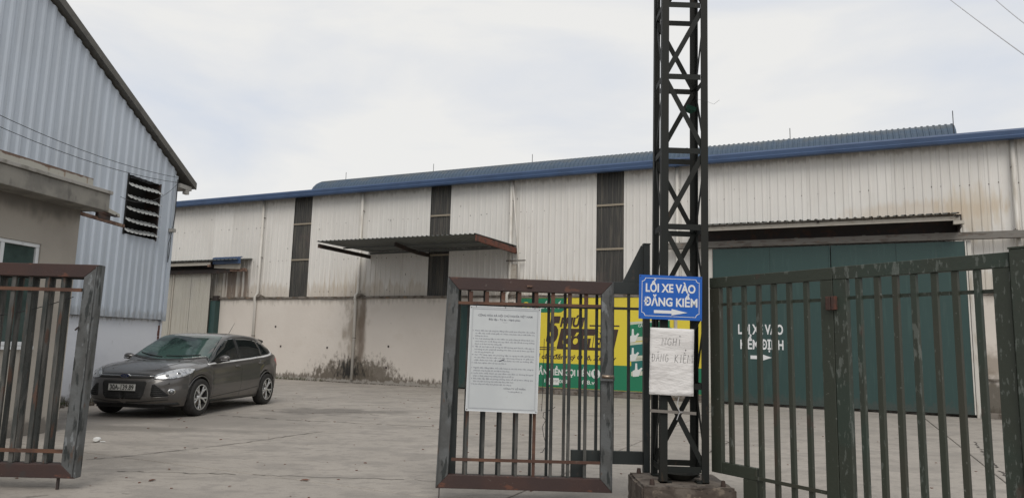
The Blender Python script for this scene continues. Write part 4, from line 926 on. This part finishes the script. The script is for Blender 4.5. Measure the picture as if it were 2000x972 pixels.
def leaf(x, y, s, rz, label):
    mb = MB(); pts = [(-1, 0, 0), (-.4, .35, .25), (.3, .3, .3), (1, 0, .1), (.3, -.32, .12), (-.4, -.3, .2), (0, 0, .02)]
    mb.add([(a*s, b*s, c*s*.8+.003) for a, b, c in pts], [(0, 6, 1), (1, 6, 2), (2, 6, 3), (3, 6, 4), (4, 6, 5), (5, 6, 0)])
    o = mb.build('dry_leaf', 'leaf'); o.location = (x, y, 0); o.rotation_euler = (0, 0, rz); tag(o, label, 'leaf')
leaf(-2.0, 7.33, .055, .3, 'curled reddish dry leaf on the concrete left of the rusty middle gate')
leaf(-3.42, 7.13, .05, 1.3, 'curled dry leaf on the concrete right of the left gate leaf')
leaf(-3.55, 7.75, .035, 2.2, 'tiny dry leaf at the concrete joint behind the left leaf')
leaf(-2.6, 6.95, .02, .8, 'very small dark leaf on the near concrete')
bits = MB()
for _ in range(260):
    x, y = random.uniform(-6, 7), random.uniform(6.2, 20); s = random.uniform(.006, .022); a = random.uniform(0, 3)
    bits.prism_z([(x+s*cos(a+k*2.1)*random.uniform(.6, 1.4), y+s*sin(a+k*2.1)) for k in range(3)], .001, .001+s*.35)
tag(bits.build('grit', 'leaf'), 'scattered grit and crumbs of dry leaf over the concrete yard', kind='stuff')
def weeds(name, label, x0, x1, y, frame, n, h, m='weed'):
    mb = MB()
    for _ in range(n):
        x = random.uniform(x0, x1); yy = y+random.uniform(-.12, .02); hh = h*random.uniform(.3, 1); a = random.uniform(0, 6.28); l = random.uniform(.02, .09)
        w = random.uniform(.006, .014)
        mb.add([(x-w, yy, 0), (x+w, yy, 0), (x+l*cos(a)*.5+w*.6, yy+l*sin(a)*.5, hh*.6), (x+l*cos(a), yy+l*sin(a), hh), (x+l*cos(a)*.5-w*.6, yy+l*sin(a)*.5, hh*.6)], [(0, 1, 2, 3, 4)])
    o = mb.build(name, m); o.matrix_world = frame; tag(o, label, kind='stuff'); return o
FWm = Matrix.Translation((-8.538, 26.151, 0)) @ Matrix.Rotation(AW, 4, 'Z'); FGm = Matrix.Translation((-10.734, 1.893, 0)) @ Matrix.Rotation(AG, 4, 'Z')
def crack(pts, w):
    mb = MB(); P = []
    for i in range(len(pts)-1):
        a, b = Vector(pts[i]), Vector(pts[i+1]); n = max(2, int((b-a).length/.09))
        for k in range(n): P.append(a.lerp(b, k/n)+Vector((random.uniform(-.02, .02), random.uniform(-.03, .03))))
    for i in range(len(P)-1):
        d = (P[i+1]-P[i]).normalized(); q = Vector((-d.y, d.x))*w*random.uniform(.3, 1); 
        if random.random() < .12: continue
        mb.add([(P[i].x-q.x, P[i].y-q.y, .0018), (P[i+1].x-q.x, P[i+1].y-q.y, .0018), (P[i+1].x+q.x, P[i+1].y+q.y, .0018), (P[i].x+q.x, P[i].y+q.y, .0018)], [(0, 1, 2, 3)])
    o = mb.build('crack', 'crack'); o.parent = g
MT['crack'] = mat('dark_crack', (.075, .066, .058), .95)
crack([(-5.2, 13.2), (-4.05, 12.79), (-2.6, 12.5), (-.78, 12.19)], .018)
crack([(-4.7, 8.2), (-4.3, 8.65), (-3.55, 9.8), (-2.8, 11.4)], .012)
crack([(-4.0, 7.6), (-2.04, 7.55), (-.4, 7.5)], .010)
crack([(-4.9, 14.3), (-3.8, 14.0), (-3.0, 14.4), (-2.4, 13.8)], .02)
crack([(5.4, 7.7), (6.5, 9.8), (7.8, 12.2)], .02)
crack([(2.2, 9.0), (3.4, 11.2), (3.2, 13.4)], .012)
crack([(-1.2, 14.5), (1.0, 15.2), (2.2, 14.8)], .014)
weeds('weeds', 'dry weeds along the foot of the cream plinth right of the car', -.4, 2.5, -.10, FWm, 130, .13)
weeds('weeds', 'dry weeds at the foot of the whitewashed shed base', 10.4, 13.6, -.02, FGm, 260, .22)
rb = MB()
for _ in range(40):
    x, y = random.uniform(10.8, 13.2), random.uniform(-.45, -.02); s = random.uniform(.02, .07)
    rb.box(x, x+s, y, y+s*1.2, 0, s*.8)
o = rb.build('rubble', 'ledge'); o.matrix_world = FGm; tag(o, 'brick and mortar rubble at the foot of the shed wall', kind='stuff')
pb = MB()
for _ in range(120):
    x, y = random.gauss(3.6, 1.6), random.uniform(-.3, -.08); s = random.uniform(.01, .035); pb.box(x, x+s*1.4, y, y+s, 0, s*.7)
o = pb.build('plaster_crumbs', 'ledge'); o.matrix_world = FWm; tag(o, 'fallen plaster crumbs at the foot of the stained plinth', kind='stuff')
# ------------------------------------------------------------ parked hatchback (x forward, y to its left)
CAR = thing('parked_car', 'grey brown metallic five door hatchback parked nose towards the gate beside the shed', 'car', (-6.25, 14.43, 0), radians(-96.5))
def sp(pts, x):
    """smooth interpolation through (x, v) pairs sorted by x (monotone cubic)"""
    if x <= pts[0][0]: return pts[0][1]
    if x >= pts[-1][0]: return pts[-1][1]
    for i in range(len(pts)-1):
        if pts[i][0] <= x <= pts[i+1][0]: break
    (x0, v0), (x1, v1) = pts[i], pts[i+1]; h = x1-x0; d = (v1-v0)/h
    def sl(k):
        if k <= 0 or k >= len(pts)-1: return None
        a = (pts[k][1]-pts[k-1][1])/(pts[k][0]-pts[k-1][0]); b = (pts[k+1][1]-pts[k][1])/(pts[k+1][0]-pts[k][0])
        return 0 if a*b <= 0 else 2*a*b/(a+b)
    m0, m1 = sl(i), sl(i+1); m0 = d if m0 is None else m0; m1 = d if m1 is None else m1
    t = (x-x0)/h
    return (2*t**3-3*t*t+1)*v0+(t**3-2*t*t+t)*h*m0+(-2*t**3+3*t*t)*v1+(t**3-t*t)*h*m1
TOPC = [(-2.15, .80), (-2.13, .90), (-2.08, 1.00), (-2.02, 1.06), (-1.93, 1.16), (-1.72, 1.335), (-1.55, 1.40), (-1.1, 1.46), (-.5, 1.484), (0, 1.468), (.22, 1.43), (.6, 1.255), (1.08, .990), (1.16, .962), (1.4, .930), (1.75, .872), (2.0, .812), (2.12, .76), (2.19, .70), (2.22, .62)]
SHC = [(-2.15, .72), (-2.13, .80), (-2.05, .93), (-1.9, 1.02), (-1.6, 1.055), (-1.0, 1.005), (0, .945), (.8, .895), (1.2, .885), (1.6, .838), (1.9, .77), (2.1, .68), (2.22, .56)]
PLAN = [(-2.15, .10), (-2.145, .35), (-2.12, .56), (-2.06, .70), (-1.93, .80), (-1.7, .865), (-1.32, .905), (-.8, .895), (0, .895), (.8, .90), (1.32, .912), (1.6, .885), (1.8, .84), (1.95, .775), (2.06, .68), (2.14, .56), (2.19, .38), (2.215, .18), (2.22, .05)]
RAIL = [(-2.15, .45), (-2.0, .50), (-1.7, .55), (-1.2, .605), (-.3, .635), (.3, .655), (.8, .735), (1.15, .78), (1.3, .78)]
def sec(x):
    ys = sp(PLAN, x); S = sp(SHC, x); T = sp(TOPC, x); T = max(T, S+.01)
    zb = .20 if abs(x) < 1.9 else .20+.06*(abs(x)-1.9)/.3
    for ax in (1.324, -1.324):
        d = abs(x-ax)
        if d < .365: zb = max(zb, .335+sqrt(.365**2-d*d))
    L = [(ys-.07, 0), (ys-.02, .22), (ys, .45), (ys-.006, .62), (ys-.004, .76), (ys-.02, .9), (ys-.055, 1.0)]
    P = [(max(.0, y), zb+(S-zb)*t) for y, t in L]
    k = ys/.9
    hood = [(ys-.10*k, S+.35*(T-S)), (ys-.17*k, S+.55*(T-S)), (ys*.70, S+.76*(T-S)), (ys*.60, S+.84*(T-S)), (ys*.45, S+.93*(T-S)), (ys*.25, S+.985*(T-S)), (0, T)]
    yr = sp(RAIL, x); zr = T-.075
    zr = max(zr, S+.01); yr = min(yr, ys-.09)
    cab = [(ys-.085, S+.018), ((ys-.085)*.5+yr*.5+.022, S*.5+zr*.5), (yr+.012, zr-.02), (yr-.045, T-.038), (yr*.72, T-.014), (yr*.4, T-.003), (0, T)]
    g = min(1, max(0, (1.16-x)/.16)) if x > 0 else min(1, max(0, (x+2.12)/.10))
    g = g*g*(3-2*g)
    P += [(a[0]*(1-g)+b[0]*g, a[1]*(1-g)+b[1]*g) for a, b in zip(hood, cab)]
    return P
def nose(x, z):
    """lean of the nose and tail in side view"""
    if x > 1.5:
        w = ((x-1.5)/.72)**1.5
        return x-w*(.10*max(0, (.36-z)/.16)**1.2+.03*max(0, (z-.58)/.2))
    if x < -1.7:
        w = ((-1.7-x)/.45)**1.5
        return x+w*(.10*max(0, (.40-z)/.2)+.02*max(0, (z-.75)/.2))
    return x
stn = []
x = -2.15
while x < 2.2201:
    stn.append(round(x, 4))
    d = min(abs(abs(x-1.324)-.365), abs(abs(x+1.324)-.365), abs(abs(x)-2.18))
    inarch = min(abs(x-1.324), abs(x+1.324)) < .38
    x += .010 if d < .05 else (.018 if abs(x) > 2.0 else (.022 if inarch else .045))
for s_ in (1.324-.365, 1.324+.365, -1.324-.365, -1.324+.365): stn += [s_-.0005, s_+.0005]
stn = sorted(set(stn+[2.22]))
SECN = 4                                                 # smooth subdivisions of each section
def dense(P):
    out = []
    n = len(P)
    for i in range(n-1):
        p0 = P[max(0, i-1)]; p1 = P[i]; p2 = P[i+1]; p3 = P[min(n-1, i+2)]
        for k in range(SECN):
            t = k/SECN
            q = []
            for a in (0, 1):
                m1 = (p2[a]-p0[a])/2*.8; m2 = (p3[a]-p1[a])/2*.8
                q.append((2*t**3-3*t*t+1)*p1[a]+(t**3-2*t*t+t)*m1+(-2*t**3+3*t*t)*p2[a]+(t**3-t*t)*m2)
            out.append(tuple(q))
    out.append(P[-1]); return out
vs = []; rows = []
for x in stn:
    D = dense(sec(x)); full = [(y, z) for y, z in D]+[(-y, z) for y, z in D[-2::-1]]
    rows.append(len(full)); vs += [(nose(x, z), y, z) for y, z in full]
m_ = rows[0]
fs = [(i*m_+j, i*m_+j+1, (i+1)*m_+j+1, (i+1)*m_+j) for i in range(len(stn)-1) for j in range(m_-1)]
fs += [tuple(range(m_-1, -1, -1)), tuple((len(stn)-1)*m_+j for j in range(m_))]
BODY = MB().add(vs, fs).build('body', 'paint', CAR, smooth=True)
bm = bmesh.new(); bm.from_mesh(BODY.data); BVH = BVHTree.FromBMesh(bm); bm.free()
def decal(name, outline, direction, m, off=.004, thick=.008, gridsz=.03, parent=None, bulge=0, smooth=True):
    """cut a panel to an outline and lay it on the bodywork; outline: 3D points, projected along direction"""
    d = Vector(direction).normalized(); a = d.cross(Vector((0, 0, 1)))
    if a.length < .1: a = Vector((0, 1, 0))
    a.normalize(); b = a.cross(d).normalized()
    P2 = [(Vector(p).dot(a), Vector(p).dot(b)) for p in outline]
    B = bmesh.new(); vv = [B.verts.new((u, v, 0)) for u, v in P2]; B.faces.new(vv)
    for ax in (0, 1):
        lo, hi = min(p[ax] for p in P2), max(p[ax] for p in P2); n = int((hi-lo)/gridsz)
        for k in range(1, n+1):
            c = lo+(hi-lo)*k/(n+1); co = [0, 0, 0]; co[ax] = c; no = [0, 0, 0]; no[ax] = 1
            bmesh.ops.bisect_plane(B, geom=B.verts[:]+B.edges[:]+B.faces[:], plane_co=co, plane_no=no, dist=1e-6)
    bmesh.ops.triangulate(B, faces=B.faces)
    base = sum((Vector(p).dot(d) for p in outline))/len(outline)
    cu = sum(p[0] for p in P2)/len(P2); cv = sum(p[1] for p in P2)/len(P2); mr = max(hypot(p[0]-cu, p[1]-cv) for p in P2)
    for v in B.verts:
        o = a*v.co.x+b*v.co.y; q = o+d*(base-3); bl = bulge*max(0, 1-(hypot(v.co.x-cu, v.co.y-cv)/mr)**2)
        h = BVH.ray_cast(q, d)
        if h[0] is None or (h[0]-(o+d*base)).length > .45:
            h = BVH.find_nearest(o+d*base)
        nrm = h[1] if h[1].dot(d) < 0 else -h[1]
        v.co = h[0]+nrm*(off+bl)
    me = bpy.data.meshes.new(name); B.normal_update()
    f0 = B.faces[:] 
    if sum((f.normal.dot(d)*f.calc_area() for f in f0)) > 0: bmesh.ops.reverse_faces(B, faces=f0)
    B.to_mesh(me); B.free(); me.materials.append(MT[m])
    for p in me.polygons: p.use_smooth = smooth
    o = bpy.data.objects.new(name, me); COL.objects.link(o); o.parent = parent or CAR
    if thick: so = o.modifiers.new('thickness', 'SOLIDIFY'); so.thickness = thick; so.offset = -1
    return o
def both(name, outline, direction, m, **k):
    o = decal(name, outline, direction, m, **k)
    decal(name, [(x, -y, z) for x, y, z in outline][::-1], (direction[0], -direction[1], direction[2]), m, **k); return o
def strip(name, pts, w, direction, m, two=True, **k):
    """a narrow seam or moulding along a polyline lying roughly in the plane seen along direction"""
    d = Vector(direction).normalized(); P = [Vector(p) for p in pts]; L, Rr = [], []
    for i, p in enumerate(P):
        t = (P[min(i+1, len(P)-1)]-P[max(i-1, 0)]).normalized(); n_ = t.cross(d).normalized()*w/2; L.append(p+n_); Rr.append(p-n_)
    (both if two else decal)(name, [tuple(p) for p in L+Rr[::-1]], direction, m, gridsz=.06, **k)
# underside, arch liners
MB().box(-1.98, 1.98, -.62, .62, .17, .55).build('underbody', 'plastic', CAR)
for ax in (1.324, -1.324):
    for s in (1, -1):
        mb = MB(); n = 14; vs = []
        for k in range(n+1):
            a = pi*k/n-.0; vs += [(ax+.37*cos(a), s*.55, .33+.37*sin(a)), (ax+.37*cos(a), s*.88, .33+.37*sin(a))]
        mb.add(vs, [(2*k, 2*k+1, 2*k+3, 2*k+2) for k in range(n)]).build('arch_liner', 'plastic', CAR)
        mb = MB(); pts = [(ax+.37*cos(pi*k/18), s*(sp(PLAN, ax+.37*cos(pi*k/18))-.035), .33+.372*sin(pi*k/18)) for k in range(19)]
        mb.tube(pts, .016, 6).build('arch_lip', 'paint', CAR, smooth=True)
# wheels
def wheel(x, s):
    w = MB(); w.lathe_y([(.205, -.10), (.235, -.105), (.29, -.105), (.315, -.095), (.327, -.07), (.329, 0), (.327, .07), (.315, .095), (.29, .105), (.235, .105), (.205, .10), (.205, -.10)], 40)
    W = w.build('wheel', 'tyre', CAR, smooth=True); W.location = (x, s*.80, .328); W.rotation_euler = (0, .3, 0 if s > 0 else pi)
    r = MB(); r.lathe_y([(.207, .100), (.226, .106), (.228, .100), (.212, .085), (.205, .0), (.205, -.09)], 40).build('rim', 'alloy', W, smooth=True)
    MB().lathe_y([(0, -.02), (.15, -.02), (.15, .02), (0, .02)], 24).build('brake_disc', 'track', W)
    MB().lathe_y([(0, -.03), (.205, -.03)], 24).build('back_plate', 'black', W)
    MB().lathe_y([(0, .094), (.028, .092), (.045, .080), (.06, .06), (.06, .03)], 20).build('hub', 'alloy', W, smooth=True)
    for k in range(5):
        a = 2*pi*k/5
        for q in (-1, 1):
            a2 = a+q*.20; c0, s0 = cos(a), sin(a); c1, s1 = cos(a2), sin(a2)
            mb = MB(); p = Vector((.04*c0, .072, .04*s0)); m1 = Vector((.11*cos(a+q*.06), .082, .11*sin(a+q*.06))); e_ = Vector((.212*c1, .088, .212*s1))
            mb.bar(p, m1, .030, .030, (0, 1, 0)); mb.bar(m1, e_, .030, .024, (0, 1, 0)); mb.build('spoke', 'alloy', W, bevel=.004)
    return W
for x in (1.324, -1.324):
    for s in (1, -1): wheel(x, s)
# glass
wsl = []
for k in range(11): t = k/10; wsl.append((.20-.06*(2*t-1)**2, -.555+1.11*t))
scr = [(.235-.07*(2*k/10-1)**2, -.595+1.19*k/10) for k in range(11)]+[(1.115-.22*(2*k/10-1)**2, .765-1.53*k/10) for k in range(11)]
decal('windscreen', [(x, y, 1.3) for x, y in scr], (0, 0, -1), 'glass_screen', off=.003, gridsz=.05)
strip('scuttle', [(1.15-.22*(2*k/10-1)**2, .755-1.47*k/10, 1.0) for k in range(11)], .05, (0, 0, -1), 'plastic', two=False, off=.004)
DL = (0, -1, 0)
both('front_window', [(1.0, .8, .925), (.84, .8, 1.03), (.48, .7, 1.225), (.20, .7, 1.345), (.0, .7, 1.375), (-.13, .7, 1.385), (-.13, .8, .975), (.3, .8, .950)], DL, 'glass_dark', off=.003)
both('rear_window', [(-.20, .7, 1.378), (-.6, .7, 1.375), (-1.0, .7, 1.350), (-1.10, .7, 1.335), (-1.10, .8, 1.030), (-.7, .8, 1.003), (-.20, .8, .980)], DL, 'glass_dark', off=.003)
both('quarter_window', [(-1.13, .7, 1.33), (-1.35, .7, 1.285), (-1.62, .7, 1.20), (-1.66, .8, 1.16), (-1.60, .8, 1.10), (-1.45, .8, 1.072), (-1.13, .8, 1.048)], DL, 'glass_dark', off=.003)
both('pillar_trim', [(-.125, .8, 1.38), (-.205, .8, 1.38), (-.205, .8, .978), (-.125, .8, .975)], DL, 'plastic', off=.0045)
decal('rear_glass', [(-1.62, -.46, 1.4), (-1.62, .46, 1.4), (-1.97, .50, 1.1), (-1.97, -.50, 1.1)], (0, 0, -1), 'glass_dark', off=.003)
strip('window_moulding', [(1.05, .82, .900), (.6, .82, .922), (0, .82, .950), (-.6, .82, .980), (-1.1, .82, 1.012), (-1.45, .82, 1.048), (-1.62, .82, 1.085), (-1.70, .8, 1.14), (-1.70, .8, 1.18)], .026, DL, 'trim_bright', off=.006)
# seams, handles, sill
for pts in ([(.94, .8, .90), (.92, .9, .60), (.90, .9, .30), (.86, .9, .25)], [(-.165, .8, .95), (-.16, .9, .6), (-.15, .9, .26)], [(-1.16, .8, 1.03), (-1.12, .9, .83), (-.98, .9, .70), (-.93, .9, .45), (-.92, .9, .26)], [(.90, .9, .252), (0, .9, .252), (-.92, .9, .252)]):
    strip('door_seam', pts, .008, DL, 'plastic', off=.001, thick=.002)
strip('bumper_seam', [(1.70, .9, .60), (1.62, .9, .70), (1.58, .9, .78)], .008, DL, 'plastic', off=.001, thick=.002)
strip('sill_line', [(.95, .9, .30), (.4, .9, .33), (-.4, .9, .37), (-.93, .9, .41)], .012, DL, 'plastic', off=.001, thick=.002)
both('side_skirt', [(.93, .9, .20), (.93, .9, .265), (0, .9, .235), (-.93, .9, .235), (-.93, .9, .19)], DL, 'plastic', off=.010)
for hx, hz in ((.02, .845), (-.95, .885)):
    for s in (1, -1):
        P = BVH.ray_cast(Vector((hx, s*2, hz)), Vector((0, -s, 0)))[0]
        h = MB().tube([(hx-.085, P.y-s*.002, hz), (hx-.06, P.y+s*.026, hz+.004), (hx+.06, P.y+s*.026, hz+.002), (hx+.085, P.y-s*.002, hz-.002)], [.014, .015, .015, .012], 8).build('door_handle', 'paint', CAR, smooth=True)
# mirrors
for s in (1, -1):
    mb = MB(); vs = []; n1_, n2 = 10, 16
    for i in range(n1_+1):
        a = pi*i/n1_
        for k in range(n2):
            b = 2*pi*k/n2; X = .075*cos(a)*(1 if cos(a) > 0 else .45)+.0; rr = sin(a)
            vs.append((.70+X, s*(.955+.115*rr*cos(b)), 1.000+.062*rr*sin(b)+.010*rr*cos(b)))
    fs = [(i*n2+k, i*n2+(k+1) % n2, (i+1)*n2+(k+1) % n2, (i+1)*n2+k) for i in range(n1_) for k in range(n2)]
    mi = mb.add(vs, fs).build('wing_mirror', 'paint', CAR, smooth=True)
    MB().tube([(.74, s*.80, .925), (.73, s*.90, .945), (.70, s*.95, .965)], .022, 8).build('mirror_stalk', 'plastic', mi, smooth=True)
    MB().bar((.735, s*.90, .955), (.70, s*1.06, .966), .02, .05, (1, 0, 0)).build('mirror_base', 'plastic', mi, bevel=.006)
    MB().bar((.772, s*.93, .975), (.755, s*1.05, .983), .014, .006, (1, 0, 0)).build('indicator', 'lamp', mi)
# front end
DF = (-1, 0, 0)
decal('grille', [(2.1, .50, .735), (2.1, .54, .700), (2.1, .46, .672), (2.1, -.46, .672), (2.1, -.54, .700), (2.1, -.50, .735), (2.1, -.2, .752), (2.1, .2, .752)], DF, 'plastic', off=.003)
strip('grille_bar', [(2.1, .47, .712), (2.1, .2, .712), (2.1, -.2, .712), (2.1, -.47, .712)], .011, DF, 'chrome', two=False, off=.010)
lg = decal('lower_grille', [(2.1, .395, .600), (2.1, .36, .40), (2.1, .31, .330), (2.1, -.31, .330), (2.1, -.36, .40), (2.1, -.395, .600), (2.1, -.37, .632), (2.1, .37, .632)], DF, 'black', off=.003)
for z in (.36, .385, .41, .435): strip('grille_slat', [(2.1, .335, z), (2.1, 0, z), (2.1, -.335, z)], .008, DF, 'plastic', two=False, off=.008)
DFS = (-1, -.45, 0)
both('side_grille', [(2.1, .455, .575), (2.1, .50, .585), (2.0, .70, .405), (2.0, .68, .375), (2.1, .46, .375), (2.1, .44, .40)], DFS, 'black', off=.003)
for z, y1 in ((.405, .67), (.435, .64), (.465, .60), (.495, .57), (.525, .54)):
    strip('grille_slat', [(2.1, .455, z), (2.05, y1, z)], .008, DFS, 'plastic', off=.008)
strip('chin_line', [(2.1, .70, .325), (2.1, .45, .305), (2.1, .3, .285), (2.1, 0, .28)], .014, DF, 'plastic', off=.002)
strip('splitter', [(2.0, .78, .25), (2.1, .5, .235), (2.1, 0, .23)], .045, DF, 'plastic', off=.010)
for s in (1, -1):
    hp = [(2.10, .46, .712), (2.12, .48, .672), (2.04, .58, .650), (1.90, .70, .662), (1.74, .80, .700), (1.60, .86, .762), (1.52, .87, .826), (1.62, .81, .838), (1.78, .72, .826), (1.92, .61, .796), (2.04, .51, .752)]
    dd = Vector((-.78, -.62, -.12)).normalized()
    hl = decal('headlight', [(a, s*b, c) for a, b, c in (hp if s > 0 else hp[::-1])], (dd.x, s*dd.y, dd.z), 'lamp', off=.005, gridsz=.02, bulge=.006)
    strip('lamp_edge', [(a, s*b, c) for a, b, c in hp[:7]], .010, (dd.x, s*dd.y, dd.z), 'plastic', two=False, off=.008)
    for (px_, py_, pz_, r) in ((1.97, .62, .712, .036), (1.82, .73, .750, .040)):
        h = BVH.ray_cast(Vector((px_, s*py_, pz_))-Vector((dd.x, s*dd.y, dd.z))*2, Vector((dd.x, s*dd.y, dd.z)))
        c = h[0]; nn = h[1] if h[1].x > 0 else -h[1]
        for rr, mm, of in ((r, 'chrome', .004), (r*.72, 'lens', .010)):
            q = nn.to_track_quat('Z', 'Y').to_matrix().to_4x4(); q.translation = c+nn*of
            mb = MB(); vs = []; 
            for i in range(5):
                a = pi/2*i/4
                for k in range(14): b = 2*pi*k/14; vs.append((rr*cos(a)*cos(b), rr*cos(a)*sin(b), rr*.35*sin(a)))
            mb.add(vs, [(i*14+k, i*14+(k+1) % 14, (i+1)*14+(k+1) % 14, (i+1)*14+k) for i in range(4) for k in range(14)]); ob = mb.build('projector', mm, CAR, smooth=True); ob.parent = hl; ob.matrix_local = q
    el = lambda cy_, cz, ry, rz_: [(2.0, cy_+ry*cos(2*pi*k/18), cz+rz_*sin(2*pi*k/18)) for k in range(18)]
    dd2 = (-1, -s*.8, 0)
    decal('fog_lamp_surround', el(s*.745, .455, .075, .050), (-.9, -s*.55, 0), 'chrome', off=.004, gridsz=.02)
    fo = decal('fog_lamp', el(s*.742, .452, .052, .036), (-.9, -s*.55, 0), 'lens', off=.010, gridsz=.02)
    decal('fog_bulb', el(s*.744, .452, .024, .024), (-.9, -s*.55, 0), 'lamp', off=.014, gridsz=.02, parent=fo)
    decal('tow_cover', el(s*.69, .595, .012, .013), (-.9, -s*.55, 0), 'plastic', off=.002, gridsz=.02)
    strip('chrome_edge', [(2.1, s*.46, .362), (2.0, s*.70, .378)], .010, (-1, -s*.45, 0), 'paint', two=False, off=.012)
    # lamps at the rear
    decal('tail_light', [(a, s*b, c) for a, b, c in [(-2.0, .8, 1.0), (-1.78, .86, .965), (-1.70, .87, .93), (-1.86, .85, .86), (-1.98, .80, .80), (-2.07, .72, .82), (-2.05, .68, .96)]], (.55, -s*.85, 0), 'red_lamp', off=.006, gridsz=.03)
# hood lines, washer jets
strip('bonnet_seam', [(2.05, .50, .75), (1.85, .635, .80), (1.55, .775, .88), (1.25, .81, .92), (1.02, .80, .94)], .008, (0, 0, -1), 'plastic', off=.001, thick=.002)
strip('bonnet_front_seam', [(2.12, .52, .757), (2.16, .3, .765), (2.18, 0, .768)], .010, (-1, 0, -.6), 'plastic', off=.001, thick=.002)
strip('bonnet_crease', [(1.95, .40, .8), (1.5, .50, .9), (1.12, .56, .95)], .012, (0, 0, -1), 'paint', off=.004, thick=.004)
for y in (.38, -.30):
    P = BVH.ray_cast(Vector((1.24, y, 3)), Vector((0, 0, -1)))[0]
    MB().box(P.x-.012, P.x+.012, y-.016, y+.016, P.z-.005, P.z+.008).build('washer_jet', 'plastic', CAR, bevel=.003)
# number plate and badge
h = BVH.ray_cast(Vector((4, 0, .525)), Vector((-1, 0, 0)))[0]
PF = bpy.data.objects.new('number_plate', MB().box(-.24, .24, -.010, .0, -.056, .056).mesh('number_plate')); COL.objects.link(PF); PF.data.materials.append(MT['plate']); PF.parent = CAR
PF.matrix_local = Matrix.Translation((h.x+.022, 0, .525)) @ Matrix.Rotation(radians(90), 4, 'Z')
text('plate_characters', '30A-139.89', 0, -.038, .076, 'plate_ink', PF, -.0115, width=.43, bold=.035, center=True)
for a, b, c, d in ((-.236, .236, .048, .052), (-.236, .236, -.052, -.048)): MB().box(a, b, -.0112, -.0102, c, d).build('plate_rim', 'plate_ink', PF)
bh = BVH.ray_cast(Vector((4, 0, .712)), Vector((-1, 0, 0)))[0]
BG = bpy.data.objects.new('badge', MB().prism_y([(.088*cos(2*pi*k/28), .036*sin(2*pi*k/28)) for k in range(28)], -.012, .012).mesh('badge')); COL.objects.link(BG); BG.data.materials.append(MT['chrome']); BG.parent = CAR
BG.matrix_local = Matrix.Translation((bh.x+.018, 0, .714)) @ Matrix.Rotation(radians(90), 4, 'Z')
MB().prism_y([(.079*cos(2*pi*k/28), .029*sin(2*pi*k/28)) for k in range(28)], -.0145, -.0125).build('badge_field', 'badge', BG)
text('badge_script', 'Ford', 0, -.014, .028, 'chrome', BG, -.0155, width=.085, center=True, shear=.3)
# spoiler, aerial, wipers
sv_ = [];
for k in range(11):
    y = -.50+1.0*k/10; c_ = .03*(2*k/10-1)**2; z = 1.398-.035*(2*k/10-1)**2
    sv_ += [(-1.52, y, z-.012), (-1.62+c_, y, z+.022), (-1.86+c_*2, y, z-.012), (-1.87+c_*2, y, z-.060), (-1.60, y, z-.085)]
fs = [(5*k+j, 5*k+(j+1) % 5, 5*k+5+(j+1) % 5, 5*k+5+j) for k in range(10) for j in range(5)]+[(4, 3, 2, 1, 0), (50, 51, 52, 53, 54)]
MB().add(sv_, fs).build('spoiler', 'paint', CAR, smooth=False, bevel=.006)
MB().tube([(-1.15, 0, 1.44), (-1.18, 0, 1.47), (-1.42, 0, 1.72)], [.012, .006, .003], 6).build('aerial', 'plastic', CAR)
for y0, y1 in ((.60, -.02), (-.08, -.60)):
    pts = []
    for k in range(7):
        y = y0+(y1-y0)*k/6; xx = 1.0-.19*(y/.73)**2-.04*(k/6)
        xx += .05; hh = BVH.ray_cast(Vector((xx, y, 3)), Vector((0, 0, -1)))[0]; pts.append((hh.x, y, hh.z+.014))
    MB().tube(pts, .008, 5).build('wiper', 'plastic', CAR)
for cat, grp in (('gate', 'barred gate leaves across the yard entrance'), ('leaf', 'dry leaves on the concrete'), ('post', 'gate posts'), ('wire', 'loose wires on the gates and tower'), ('cable', 'overhead cables')):
    for o in SC.objects:
        if o.parent is None and o.get('category') == cat: o['group'] = grp
